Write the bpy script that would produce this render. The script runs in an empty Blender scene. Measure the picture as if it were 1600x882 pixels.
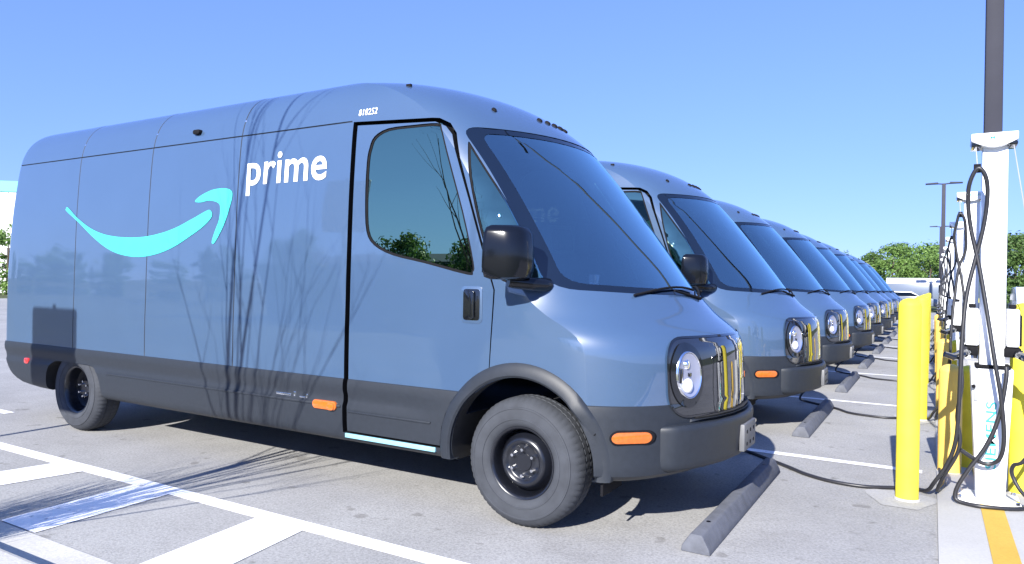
import bpy, bmesh, math, random
import numpy as np
from mathutils import Vector, Matrix
from mathutils.bvhtree import BVHTree
from mathutils.geometry import tessellate_polygon

scene = bpy.context.scene
COL = scene.collection
R = math.radians

# ------------------------------------------------------------------ camera
cd = bpy.data.cameras.new('Camera')
cam = bpy.data.objects.new('Camera', cd)
COL.objects.link(cam)
scene.camera = cam
YAW, PITCH, ROLL = -0.5328, 0.0026, 0.0184
CPOS = Vector((2.0683, -4.6467, 1.4388))
fw = Vector((math.sin(YAW) * math.cos(PITCH), math.cos(YAW) * math.cos(PITCH), math.sin(PITCH)))
rt = Vector((math.cos(YAW), -math.sin(YAW), 0.0))
up = rt.cross(fw)
rt2 = rt * math.cos(ROLL) + up * math.sin(ROLL)
up2 = up * math.cos(ROLL) - rt * math.sin(ROLL)
m = Matrix((rt2, up2, -fw)).transposed().to_4x4()
m.translation = CPOS
cam.matrix_world = m
cd.sensor_width = 36.0
cd.lens = 36.0 * 1113.7 / 1600.0
cd.clip_start = 0.05
cd.clip_end = 3000.0

# ------------------------------------------------------------------ light
SUN_DIR = Vector((-0.06, 1.0, -0.575)).normalized()      # the way the light travels
ELEV = math.asin(-SUN_DIR.z)
world = bpy.data.worlds.new('World')
scene.world = world
world.use_nodes = True
wn = world.node_tree.nodes
wl = world.node_tree.links
bg = wn['Background']
sky = wn.new('ShaderNodeTexSky')
sky.sky_type = 'NISHITA'
sky.sun_disc = False
sky.sun_elevation = ELEV
sky.sun_rotation = math.pi - 0.06
sky.air_density = 1.0
sky.dust_density = 0.0
sky.ozone_density = 3.0
gm = wn.new('ShaderNodeGamma')                # the photograph's flat, cool rendering of the whole sky
gm.inputs['Gamma'].default_value = 0.5
wl.new(sky.outputs[0], gm.inputs['Color'])
hs_ = wn.new('ShaderNodeMix')
hs_.data_type = 'RGBA'
hs_.blend_type = 'MULTIPLY'
hs_.inputs[0].default_value = 1.0
hs_.inputs[7].default_value = (0.73, 1.02, 2.05, 1)
wl.new(gm.outputs[0], hs_.inputs[6])
wl.new(hs_.outputs[2], bg.inputs['Color'])
bg.inputs['Strength'].default_value = 0.12
sd = bpy.data.lights.new('Sun', 'SUN')
sd.energy = 5.0
sd.angle = R(0.53)
sd.color = (1.0, 0.965, 0.905)
sun = bpy.data.objects.new('Sun', sd)
COL.objects.link(sun)
sun.location = (0, -30, 30)
sun.rotation_euler = SUN_DIR.to_track_quat('-Z', 'Y').to_euler()

vs = scene.view_settings
vs.view_transform = 'Standard'
vs.look = 'None'
vs.gamma = 1.0
vs.use_curve_mapping = False
vs.exposure = 1.2
scene.render.engine = 'CYCLES'
scene.cycles.max_bounces = 8
scene.cycles.transparent_max_bounces = 12

# ------------------------------------------------------------------ materials
MATS = {}


def mat(name, col, rough=0.6, metal=0.0, coat=0.0, spec=0.5, noise=0.0, nscale=8.0, bump=0.0, bscale=60.0, emis=None, detail=4.0):
    if name in MATS:
        return MATS[name]
    mt = bpy.data.materials.new(name)
    mt.use_nodes = True
    nt = mt.node_tree
    b = nt.nodes['Principled BSDF']
    b.inputs['Base Color'].default_value = (*col, 1)
    b.inputs['Roughness'].default_value = rough
    b.inputs['Metallic'].default_value = metal
    b.inputs['Specular IOR Level'].default_value = spec
    b.inputs['Coat Weight'].default_value = coat
    b.inputs['Coat Roughness'].default_value = 0.03
    tc = nt.nodes.new('ShaderNodeTexCoord')
    if noise > 0:
        n = nt.nodes.new('ShaderNodeTexNoise')
        n.inputs['Scale'].default_value = nscale
        n.inputs['Detail'].default_value = detail
        nt.links.new(tc.outputs['Object'], n.inputs['Vector'])
        rp = nt.nodes.new('ShaderNodeValToRGB')
        rp.color_ramp.elements[0].position = 0.3
        rp.color_ramp.elements[1].position = 0.7
        rp.color_ramp.elements[0].color = (*[max(0, c * (1 - noise)) for c in col], 1)
        rp.color_ramp.elements[1].color = (*[min(1, c * (1 + noise)) for c in col], 1)
        nt.links.new(n.outputs['Fac'], rp.inputs['Fac'])
        nt.links.new(rp.outputs['Color'], b.inputs['Base Color'])
    if bump > 0:
        n2 = nt.nodes.new('ShaderNodeTexNoise')
        n2.inputs['Scale'].default_value = bscale
        n2.inputs['Detail'].default_value = 3
        nt.links.new(tc.outputs['Object'], n2.inputs['Vector'])
        bp = nt.nodes.new('ShaderNodeBump')
        bp.inputs['Strength'].default_value = bump
        bp.inputs['Distance'].default_value = 0.01
        nt.links.new(n2.outputs['Fac'], bp.inputs['Height'])
        nt.links.new(bp.outputs['Normal'], b.inputs['Normal'])
    MATS[name] = mt
    return mt


def ground_mat(name, c0, c1, speck, scale=1.0, big=0.10, bump=0.35, stains=True, chips=None):
    """Aggregate ground: fine speckle, broad mottling, some stains with shapes of their own."""
    mt = bpy.data.materials.new(name)
    mt.use_nodes = True
    nt = mt.node_tree
    N, L = nt.nodes, nt.links
    b = N['Principled BSDF']
    b.inputs['Roughness'].default_value = 0.9
    b.inputs['Specular IOR Level'].default_value = 0.25
    tc = N.new('ShaderNodeTexCoord')

    def nz(s, det=5.0, rgh=0.6):
        n = N.new('ShaderNodeTexNoise')
        n.inputs['Scale'].default_value = s * scale
        n.inputs['Detail'].default_value = det
        n.inputs['Roughness'].default_value = rgh
        L.new(tc.outputs['Object'], n.inputs['Vector'])
        return n

    def ramp(src, p0, p1, a, c):
        r = N.new('ShaderNodeValToRGB')
        r.color_ramp.elements[0].position = p0
        r.color_ramp.elements[1].position = p1
        r.color_ramp.elements[0].color = (*a, 1)
        r.color_ramp.elements[1].color = (*c, 1)
        L.new(src, r.inputs['Fac'])
        return r

    def mul(a, c, fac=1.0, mode='MULTIPLY'):
        x = N.new('ShaderNodeMix')
        x.data_type = 'RGBA'
        x.blend_type = mode
        x.inputs[0].default_value = fac
        L.new(a, x.inputs[6])
        L.new(c, x.inputs[7])
        return x.outputs[2]
    base = ramp(nz(1.3).outputs['Fac'], 0.35, 0.65, c0, c1).outputs['Color']
    s1 = ramp(nz(70, 3, 0.8).outputs['Fac'], 0.33, 0.67, (1 - speck,) * 3, (1 + speck,) * 3).outputs['Color']
    base = mul(base, s1)
    vo = N.new('ShaderNodeTexVoronoi')
    vo.inputs['Scale'].default_value = 45 * scale
    L.new(tc.outputs['Object'], vo.inputs['Vector'])
    s2 = ramp(vo.outputs['Distance'], 0.1, 0.55, (1 - speck * .6,) * 3, (1 + speck * .35,) * 3).outputs['Color']
    base = mul(base, s2)
    s3 = ramp(nz(0.22, 4).outputs['Fac'], 0.35, 0.7, (1 - big,) * 3, (1 + big,) * 3).outputs['Color']
    base = mul(base, s3)
    if stains:
        s4 = ramp(nz(0.55, 6, 0.65).outputs['Fac'], 0.56, 0.72, (1, 1, 1), (0.76, 0.75, 0.74)).outputs['Color']
        base = mul(base, s4)
        s5 = ramp(nz(5.0, 2, 0.5).outputs['Fac'], 0.665, 0.72, (1, 1, 1), (0.70, 0.69, 0.68)).outputs['Color']
        base = mul(base, s5)
    if chips:                      # worn-through paint
        cn = ramp(nz(9.0, 8, 0.75).outputs['Fac'], 0.575, 0.65, (0, 0, 0), (1, 1, 1)).outputs['Color']
        x = N.new('ShaderNodeMix')
        x.data_type = 'RGBA'
        L.new(cn, x.inputs[0])
        L.new(base, x.inputs[6])
        x.inputs[7].default_value = (*chips, 1)
        base = x.outputs[2]
    L.new(base, b.inputs['Base Color'])
    bp = N.new('ShaderNodeBump')
    bp.inputs['Strength'].default_value = bump
    bp.inputs['Distance'].default_value = 0.006
    L.new(nz(90, 3).outputs['Fac'], bp.inputs['Height'])
    L.new(bp.outputs['Normal'], b.inputs['Normal'])
    MATS[name] = mt
    return mt


def glass_mat(name, tint, base_refl, rough=0.0, refl_col=(1, 1, 1), ior=1.5, power=1.0):
    """Thin tinted glazing: see-through plus a mirror layer that grows towards grazing."""
    mt = bpy.data.materials.new(name)
    mt.use_nodes = True
    nt = mt.node_tree
    N, L = nt.nodes, nt.links
    for n in list(N):
        if n.type == 'BSDF_PRINCIPLED':
            N.remove(n)
    out = [n for n in N if n.type == 'OUTPUT_MATERIAL'][0]
    tr = N.new('ShaderNodeBsdfTransparent')
    tr.inputs['Color'].default_value = (*tint, 1)
    gl = N.new('ShaderNodeBsdfGlossy')
    gl.inputs['Roughness'].default_value = rough
    gl.inputs['Color'].default_value = (*refl_col, 1)
    fr = N.new('ShaderNodeFresnel')
    fr.inputs['IOR'].default_value = ior
    f0 = ((ior - 1) / (ior + 1)) ** 2
    mr = N.new('ShaderNodeMapRange')
    mr.inputs['From Min'].default_value = f0
    mr.inputs['From Max'].default_value = 1.0
    mr.inputs['To Min'].default_value = base_refl
    mr.inputs['To Max'].default_value = 1.0
    L.new(fr.outputs[0], mr.inputs['Value'])
    mr.inputs['To Min'].default_value = 0.0
    pw = N.new('ShaderNodeMath')
    pw.operation = 'POWER'
    pw.inputs[1].default_value = power
    L.new(mr.outputs[0], pw.inputs[0])
    m2 = N.new('ShaderNodeMapRange')
    m2.inputs['To Min'].default_value = base_refl
    L.new(pw.outputs[0], m2.inputs['Value'])
    mx = N.new('ShaderNodeMixShader')
    L.new(m2.outputs[0], mx.inputs[0])
    L.new(tr.outputs[0], mx.inputs[1])
    L.new(gl.outputs[0], mx.inputs[2])
    L.new(mx.outputs[0], out.inputs['Surface'])
    MATS[name] = mt
    return mt


def leaf_mat(name, dark, light, scale=0.5):
    mt = bpy.data.materials.new(name)
    mt.use_nodes = True
    nt = mt.node_tree
    N, L = nt.nodes, nt.links
    b = N['Principled BSDF']
    b.inputs['Roughness'].default_value = 0.55
    b.inputs['Specular IOR Level'].default_value = 0.3
    ge = N.new('ShaderNodeNewGeometry')
    oi = N.new('ShaderNodeObjectInfo')
    rp = N.new('ShaderNodeValToRGB')
    rp.color_ramp.elements[0].color = (*dark, 1)
    rp.color_ramp.elements[1].color = (*light, 1)
    ad = N.new('ShaderNodeMath')
    ad.operation = 'MULTIPLY_ADD'
    ad.inputs[1].default_value = 0.55
    L.new(ge.outputs['Random Per Island'], ad.inputs[0])
    m2 = N.new('ShaderNodeMath')
    m2.operation = 'MULTIPLY'
    m2.inputs[1].default_value = 0.45
    L.new(oi.outputs['Random'], m2.inputs[0])
    L.new(m2.outputs[0], ad.inputs[2])
    L.new(ad.outputs[0], rp.inputs['Fac'])
    L.new(rp.outputs['Color'], b.inputs['Base Color'])
    tl = N.new('ShaderNodeBsdfTranslucent')
    L.new(rp.outputs['Color'], tl.inputs['Color'])
    ms = N.new('ShaderNodeMixShader')
    ms.inputs[0].default_value = 0.35
    L.new(b.outputs[0], ms.inputs[1])
    L.new(tl.outputs[0], ms.inputs[2])
    L.new(ms.outputs[0], [n for n in N if n.type == 'OUTPUT_MATERIAL'][0].inputs['Surface'])
    MATS[name] = mt
    return mt


M_PAINT = mat('van_paint', (0.0445, 0.083, 0.157), 0.35, coat=1.0, spec=0.5, noise=0.03, nscale=2)
M_PAINT.node_tree.nodes['Principled BSDF'].inputs['Coat IOR'].default_value = 1.9

_nt = M_PAINT.node_tree              # faint waviness of the pressed panels, thin uneven road film
_tc = [n for n in _nt.nodes if n.type == 'TEX_COORD'][0]
_wn = _nt.nodes.new('ShaderNodeTexNoise')
_wn.inputs['Scale'].default_value = 1.6
_wn.inputs['Detail'].default_value = 1.5
_nt.links.new(_tc.outputs['Object'], _wn.inputs['Vector'])
_bp = _nt.nodes.new('ShaderNodeBump')
_bp.inputs['Strength'].default_value = 0.10
_bp.inputs['Distance'].default_value = 0.05
_nt.links.new(_wn.outputs['Fac'], _bp.inputs['Height'])
_nt.links.new(_bp.outputs['Normal'], _nt.nodes['Principled BSDF'].inputs['Coat Normal'])
_dn = _nt.nodes.new('ShaderNodeTexNoise')
_dn.inputs['Scale'].default_value = 5.0
_dn.inputs['Detail'].default_value = 8.0
_dn.inputs['Roughness'].default_value = 0.7
_nt.links.new(_tc.outputs['Object'], _dn.inputs['Vector'])
_mr = _nt.nodes.new('ShaderNodeMapRange')
_mr.inputs['From Min'].default_value = 0.35
_mr.inputs['From Max'].default_value = 0.75
_mr.inputs['To Min'].default_value = 0.02
_mr.inputs['To Max'].default_value = 0.06
_nt.links.new(_dn.outputs['Fac'], _mr.inputs['Value'])
_nt.links.new(_mr.outputs[0], _nt.nodes['Principled BSDF'].inputs['Coat Roughness'])
M_SEAM = mat('panel_gap', (0.008, 0.014, 0.028), 0.6, noise=0.05)
M_CLAD = mat('cladding_plastic', (0.0165, 0.0205, 0.028), 0.5, spec=0.4, noise=0.08, nscale=30, bump=0.05, bscale=500)
M_INNER = mat('cab_trim', (0.085, 0.09, 0.10), 0.75, noise=0.1, nscale=20)
M_LINER = mat('headliner', (0.30, 0.31, 0.33), 0.9, noise=0.05, nscale=20)
M_BLACK = mat('black_rubber', (0.005, 0.005, 0.007), 0.8, spec=0.2, noise=0.2, nscale=40)
M_WELL = mat('wheel_well', (0.012, 0.012, 0.013), 0.85, noise=0.3, nscale=12)
M_GLOSSBLACK = mat('gloss_black', (0.006, 0.007, 0.010), 0.08, coat=1.0, noise=0.05)
M_PANEL = mat('front_panel_black', (0.010, 0.011, 0.014), 0.03, coat=1.0, spec=1.0, noise=0.05)
M_MIRROR = mat('mirror_housing_black', (0.004, 0.005, 0.008), 0.13, coat=0.0, spec=0.45, noise=0.05)
M_TYRE = mat('tyre_rubber', (0.040, 0.044, 0.053), 0.78, spec=0.3, noise=0.18, nscale=9, bump=0.08, bscale=200)
M_RIM = mat('rim_steel', (0.006, 0.007, 0.011), 0.30, metal=0.0, coat=0.3, noise=0.1, nscale=20)
M_NUT = mat('lug_nut_chrome', (0.75, 0.75, 0.77), 0.2, metal=1.0, noise=0.05)
M_CHROME = mat('reflector_chrome', (0.9, 0.9, 0.92), 0.12, metal=1.0, noise=0.02)
M_REFL = mat('lamp_reflector', (0.34, 0.36, 0.46), 0.18, metal=0.5, noise=0.03)
M_LENS = mat('lamp_white', (0.80, 0.82, 0.88), 0.12, coat=1.0, noise=0.02)
M_AMBER = mat('amber_lens', (0.48, 0.115, 0.014), 0.18, coat=1.0, noise=0.12, nscale=60)
M_RED = mat('red_lens', (0.55, 0.03, 0.03), 0.18, coat=1.0, noise=0.12, nscale=60)
M_TEAL = mat('teal_print', (0.055, 0.52, 0.52), 0.4, noise=0.03)
M_WHITEP = mat('white_print', (0.85, 0.86, 0.88), 0.4, noise=0.03)
M_STEP = mat('step_light', (0.22, 0.46, 0.55), 0.35, noise=0.05)
M_PLATE = mat('plate_bracket', (0.11, 0.112, 0.12), 0.5, noise=0.1)
M_SEAT = mat('seat_cloth', (0.05, 0.055, 0.065), 0.9, noise=0.15, nscale=60)
M_WS = glass_mat('windshield_glass', (0.70, 0.82, 0.86), 0.22, refl_col=(0.72, 0.98, 1.0), ior=1.8, power=0.33)
M_SG = glass_mat('door_glass', (0.016, 0.026, 0.026), 0.38, refl_col=(0.70, 1.0, 0.72))
M_FRIT = mat('glass_frit', (0.004, 0.008, 0.018), 0.04, coat=0.0, spec=0.9, noise=0.05)

M_ASPH = ground_mat('asphalt', (0.258, 0.255, 0.250), (0.302, 0.299, 0.294), 0.20)
M_CONC = ground_mat('concrete', (0.375, 0.37, 0.36), (0.43, 0.425, 0.415), 0.06, big=0.06, bump=0.15, stains=False)
M_GUTTER = ground_mat('kerb_concrete', (0.40, 0.39, 0.37), (0.47, 0.46, 0.44), 0.10, big=0.10, bump=0.2, stains=False)
M_GROUND = ground_mat('grass_earth', (0.045, 0.060, 0.022), (0.085, 0.095, 0.040), 0.25, big=0.25, stains=False)
M_PATCH = ground_mat('patch_concrete', (0.315, 0.312, 0.305), (0.365, 0.36, 0.355), 0.12, bump=0.2)
M_STOP = mat('stop_concrete', (0.092, 0.098, 0.118), 0.85, noise=0.18, nscale=14, bump=0.25, bscale=120)
M_LINE = ground_mat('line_paint', (0.74, 0.74, 0.76), (0.82, 0.82, 0.84), 0.06, big=0.06, bump=0.25, stains=True, chips=(0.42, 0.42, 0.42))
M_YLINE = ground_mat('yellow_line_paint', (0.48, 0.31, 0.055), (0.53, 0.35, 0.07), 0.06, big=0.05, bump=0.2, stains=False)
M_YELLOW = mat('bollard_yellow', (0.72, 0.61, 0.05), 0.6, spec=0.2, noise=0.12, nscale=7, bump=0.03, bscale=80)
M_OCHRE = mat('ochre_yellow', (0.80, 0.52, 0.10), 0.5, noise=0.10, nscale=5)  # short left bollards, more orange than the tall ones
M_WHITE = mat('charger_white', (0.80, 0.81, 0.83), 0.35, noise=0.02, nscale=6)
M_GREYP = mat('charger_grey', (0.30, 0.31, 0.33), 0.4, noise=0.05)
M_CABLE = mat('cable_black', (0.018, 0.018, 0.022), 0.42, noise=0.1, nscale=30)
M_POLE = mat('pole_bronze', (0.034, 0.035, 0.048), 0.6, spec=0.15, noise=0.06, nscale=4)
M_BARK = mat('bark', (0.075, 0.055, 0.042), 0.95, noise=0.3, nscale=12, bump=0.5, bscale=30)
M_LEAF = leaf_mat('foliage', (0.095, 0.165, 0.040), (0.22, 0.36, 0.09))
M_LEAFD = leaf_mat('foliage_dark', (0.050, 0.095, 0.026), (0.13, 0.22, 0.06))
M_LEAFY = leaf_mat('foliage_pale', (0.11, 0.15, 0.05), (0.26, 0.30, 0.11))
M_BWALL = mat('building_wall', (0.72, 0.72, 0.72), 0.7, noise=0.03, nscale=0.3)
M_BTEAL = mat('building_teal', (0.14, 0.50, 0.50), 0.6, noise=0.04, nscale=0.3)
M_BDARK = mat('building_dark', (0.05, 0.055, 0.06), 0.6, noise=0.1, nscale=0.5)
M_WVAN = mat('white_van_paint', (0.42, 0.43, 0.45), 0.3, coat=0.8, noise=0.02)
M_BVAN = mat('silver_car_paint', (0.11, 0.135, 0.18), 0.3, coat=0.9, noise=0.02)
M_SIGNBACK = mat('sign_aluminium', (0.55, 0.56, 0.58), 0.4, metal=0.6, noise=0.05)


# ------------------------------------------------------------------ mesh helpers
def link(o, parent=None):
    COL.objects.link(o)
    if parent is not None:
        o.parent = parent
    return o


def mesh_obj(name, verts, faces, material, parent=None, smooth=False, angle=None):
    me = bpy.data.meshes.new(name)
    me.from_pydata([tuple(v) for v in verts], [], [tuple(f) for f in faces])
    me.update()
    if material:
        me.materials.append(material)
    if smooth:
        me.shade_smooth()
        if angle:
            me.set_sharp_from_angle(angle=angle)
    return link(bpy.data.objects.new(name, me), parent)


class MB:
    """Collects verts and faces for one mesh object."""

    def __init__(s):
        s.v, s.f = [], []

    def add(s, v, f):
        k = len(s.v)
        s.v += [tuple(p) for p in v]
        s.f += [tuple(i + k for i in q) for q in f]
        return s

    def box(s, x0, x1, y0, y1, z0, z1):
        v = [(x, y, z) for z in (z0, z1) for y in (y0, y1) for x in (x0, x1)]
        return s.add(v, [(0, 2, 3, 1), (4, 5, 7, 6), (0, 1, 5, 4), (2, 6, 7, 3), (0, 4, 6, 2), (1, 3, 7, 5)])

    def prism(s, poly, axis, a, b):
        """poly in the two other axes, extruded along axis from a to b."""
        n = len(poly)
        v = []
        for t in (a, b):
            for (p, q) in poly:
                v.append((t, p, q) if axis == 0 else (p, t, q) if axis == 1 else (p, q, t))
        f = [tuple(range(n)), tuple(range(2 * n - 1, n - 1, -1))]
        f += [(i, n + i, n + (i + 1) % n, (i + 1) % n) for i in range(n)]
        return s.add(v, f)

    def lathe(s, prof, seg=48, axis='z', c=(0, 0, 0), wob=None):
        """prof: list of (r, h)."""
        v, f = [], []
        n = len(prof)
        for i in range(seg):
            a = 2 * math.pi * i / seg
            for j, (r, h) in enumerate(prof):
                rr = r + (wob(i, j) if wob else 0)
                p, q = rr * math.cos(a), rr * math.sin(a)
                if axis == 'z':
                    v.append((c[0] + p, c[1] + q, c[2] + h))
                elif axis == 'y':
                    v.append((c[0] + p, c[1] + h, c[2] + q))
                else:
                    v.append((c[0] + h, c[1] + p, c[2] + q))
        for i in range(seg):
            i2 = (i + 1) % seg
            for j in range(n - 1):
                f.append((i * n + j, i2 * n + j, i2 * n + j + 1, i * n + j + 1))
        return s.add(v, f)

    def tube(s, pts, rad, seg=8, cap=True):
        pts = [Vector(p) for p in pts]
        n = len(pts)
        v, f = [], []
        t0 = (pts[1] - pts[0]).normalized()
        ref = Vector((0, 0, 1)) if abs(t0.z) < 0.9 else Vector((1, 0, 0))
        nx = t0.cross(ref).normalized()
        for i, p in enumerate(pts):
            t = (pts[min(i + 1, n - 1)] - pts[max(i - 1, 0)]).normalized()
            nx = (nx - t * nx.dot(t)).normalized()
            ny = t.cross(nx)
            r = rad[i] if isinstance(rad, (list, tuple)) else rad
            for k in range(seg):
                a = 2 * math.pi * k / seg
                v.append(p + (nx * math.cos(a) + ny * math.sin(a)) * r)
        for i in range(n - 1):
            for k in range(seg):
                k2 = (k + 1) % seg
                f.append((i * seg + k, i * seg + k2, (i + 1) * seg + k2, (i + 1) * seg + k))
        if cap:
            f.append(tuple(range(seg))[::-1])
            f.append(tuple((n - 1) * seg + k for k in range(seg)))
        return s.add(v, f)

    def build(s, name, material, parent=None, smooth=False, angle=R(35), bevel=0.0, bseg=2):
        me = bpy.data.meshes.new(name)
        bm = bmesh.new()
        vv = [bm.verts.new(p) for p in s.v]
        for q in s.f:
            try:
                bm.faces.new([vv[i] for i in q])
            except ValueError:
                pass
        bmesh.ops.remove_doubles(bm, verts=bm.verts, dist=1e-5)
        bmesh.ops.recalc_face_normals(bm, faces=bm.faces)
        if bevel > 0:
            ed = [e for e in bm.edges if len(e.link_faces) == 2 and e.calc_face_angle(0) > R(28)]
            bmesh.ops.bevel(bm, geom=ed, offset=bevel, segments=bseg, profile=0.5, affect='EDGES', clamp_overlap=True)
        bm.to_mesh(me)
        bm.free()
        if material:
            me.materials.append(material)
        if smooth or bevel > 0:
            me.shade_smooth()
            me.set_sharp_from_angle(angle=angle)
        return link(bpy.data.objects.new(name, me), parent)


def tag(o, label=None, cat=None, group=None, kind=None):
    if label:
        o['label'] = label
    if cat:
        o['category'] = cat
    if group:
        o['group'] = group
    if kind:
        o['kind'] = kind
    return o


def empty(name, loc=(0, 0, 0)):
    o = bpy.data.objects.new(name, None)
    o.empty_display_size = 0.2
    o.location = loc
    return link(o)


def copy_tree(o, parent=None):
    c = o.copy()
    COL.objects.link(c)
    if parent is not None:
        c.parent = parent
    for ch in [x for x in KIDS.get(o.name, [])]:
        copy_tree(ch, c)
    return c


KIDS = {}


def index_kids():
    KIDS.clear()
    for o in bpy.data.objects:
        if o.parent:
            KIDS.setdefault(o.parent.name, []).append(o)


def catmull(pts, n=6):
    P = [Vector(p) for p in pts]
    out = []
    for i in range(len(P) - 1):
        p0, p1, p2, p3 = P[max(i - 1, 0)], P[i], P[i + 1], P[min(i + 2, len(P) - 1)]
        for k in range(n):
            t = k / n
            out.append(0.5 * ((2 * p1) + (p2 - p0) * t + (2 * p0 - 5 * p1 + 4 * p2 - p3) * t * t + (3 * p1 - p0 - 3 * p2 + p3) * t ** 3))
    out.append(P[-1])
    return out


def round_poly(pts, rad, n=5):
    """Round the corners of a polygon; rad is a number or one per corner."""
    out = []
    N = len(pts)
    for i in range(N):
        p = Vector(pts[i])
        a = Vector(pts[i - 1]) - p
        b = Vector(pts[(i + 1) % N]) - p
        r = rad[i] if isinstance(rad, (list, tuple)) else rad
        if r <= 0:
            out.append(tuple(p))
            continue
        ra, rb = min(r, a.length * .48), min(r, b.length * .48)
        A, B = p + a.normalized() * ra, p + b.normalized() * rb
        for k in range(n + 1):
            t = k / n
            out.append(tuple(A * (1 - t) ** 2 + p * 2 * t * (1 - t) + B * t * t))
    return out


# ------------------------------------------------------------------ ground, lot, kerb, island
PITCH_Y = 3.5675      # distance between neighbouring stalls
NVAN = 9
g = MB().box(-1500, 1500, -1500, 1500, -0.5, -0.02).build('ground', M_GROUND)
tag(g, 'flat grassy ground reaching to the horizon', kind='structure')
lot = MB().box(-46, 26, -2.575, 52, -0.3, 0.0).build('parking_lot', M_ASPH)
tag(lot, 'pale grey asphalt parking lot with white stall lines', kind='structure')


def sheet(name, poly, z, material, parent):
    return mesh_obj(name, [(x, y, z) for x, y in poly], [tuple(range(len(poly)))], material, parent)


def rect(name, x0, x1, y0, y1, z, material, parent):
    return sheet(name, [(x0, y0), (x1, y0), (x1, y1), (x0, y1)], z, material, parent)


# stall lines
rect('stall_line', -6.6, 2.02, -1.72, -1.60, 0.004, M_LINE, lot)
for k in range(1, NVAN + 2):
    y = -1.655 + PITCH_Y * k
    rect('stall_line', -6.4, 2.02, y - 0.055, y + 0.055, 0.004, M_LINE, lot)
# hatch bars between the stall line and the gutter
for (a, b, c, d) in ((-3.70, -3.29, -3.86, -3.44), (-2.66, -2.27, -2.60, -2.22), (-1.42, -1.02, -1.32, -0.90), (-0.10, 0.32, 0.02, 0.44), (-4.95, -4.55, -5.15, -4.74)):
    sheet('hatch_bar', [(a, -1.7199), (c, -2.56), (d, -2.56), (b, -1.7199)], 0.004, M_LINE, lot)
rect('stall_line', -6.9, -6.15, -0.96, -0.86, 0.004, M_LINE, lot)
# short painted line far behind the vans, drive aisle marks
for y in (10.0, 14.0, 18.0):
    rect('stall_line', -24, -17, y, y + 0.12, 0.004, M_LINE, lot)

kerb = empty('kerb')
tag(kerb, 'low concrete kerb and gutter along the grass edge', kind='structure')
for i in range(16):
    x0 = -30 + i * 3.0
    prof = round_poly([(-3.07, -0.3), (-3.07, 0.12), (-2.91, 0.12), (-2.895, -0.3)], [0, 0.02, 0.03, 0], 3)
    MB().prism([(p, q) for p, q in prof], 0, x0 + .004, x0 + 2.996).build('kerb_section', M_GUTTER, kerb)
    MB().box(x0 + .004, x0 + 2.996, -2.8945, -2.5755, -0.3, 0.006).build('gutter_section', M_GUTTER, kerb)
verge = MB().box(-46, 26, -40, -3.072, -0.3, 0.085).build('grass_verge', M_GROUND)
tag(verge, 'mown grass verge behind the kerb', kind='structure')

island = empty('charger_island')
tag(island, 'long pale concrete strip carrying the chargers', kind='structure')
for k in range(-2, NVAN + 2):
    y0 = -1.2 + k * PITCH_Y
    MB().box(2.118, 3.30, y0 + .006, y0 + PITCH_Y - .006, -0.2, 0.014).build('concrete_panel', M_CONC, island, bevel=0.004)
    rect('yellow_line', 2.365, 2.495, y0 + 0.0065, y0 + PITCH_Y - .0065, 0.018, M_YLINE, island)

# grass blades at the kerb corner, one mass
rng = random.Random(3)
gb = MB()
for i in range(9000):
    x, y = rng.uniform(-5.2, -0.6), -3.075 - rng.random() ** 1.5 * 1.6
    h, a = rng.uniform(.02, .055), rng.uniform(0, 6.28)
    dx, dy = math.cos(a) * .004, math.sin(a) * .004
    lx, ly = rng.uniform(-.02, .02), rng.uniform(-.02, .02)
    gb.add([(x - dx, y - dy, .083), (x + dx, y + dy, .083), (x + lx, y + ly, .083 + h)], [(0, 1, 2)])
me = bpy.data.meshes.new('grass')
me.from_pydata(gb.v, [], gb.f)
M_BLADE = leaf_mat('grass_blades', (0.06, 0.085, 0.02), (0.20, 0.21, 0.08))
me.materials.append(M_BLADE)
tag(link(bpy.data.objects.new('grass', me)), 'short dry green grass beside the kerb', 'grass', kind='stuff')

# ------------------------------------------------------------------ wheel stops
def wheel_stop(k):
    y0, y1 = -0.815 + PITCH_Y * k, 1.24 + PITCH_Y * k
    mb = MB()
    prof = [(0.905, 0.0), (1.068, 0.0), (1.060, 0.035), (1.022, 0.105), (0.958, 0.105), (0.912, 0.035)]
    mb.prism(prof, 1, 0, y1 - y0)
    o = mb.build('wheel_stop', M_STOP, None, bevel=0.008)
    o.location = (0.0, y0, 0.0)
    for yy in (0.25, y1 - y0 - 0.25):
        MB().lathe([(0.0, .1055), (.013, .1055), (.013, .1075), (0.0, .109)], 12, 'z', (0.99, yy, 0)).build('anchor_pin', M_RIM, o)
    return o


ORD = ['nearest', 'second', 'third', 'fourth', 'fifth', 'sixth', 'seventh', 'eighth', 'ninth', 'tenth']
for k in range(NVAN):
    o = wheel_stop(k)
    tag(o, 'grey concrete wheel stop in front of the %s van' % ORD[k], 'wheel stop', 'wheel stops at the stall ends')

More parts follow.
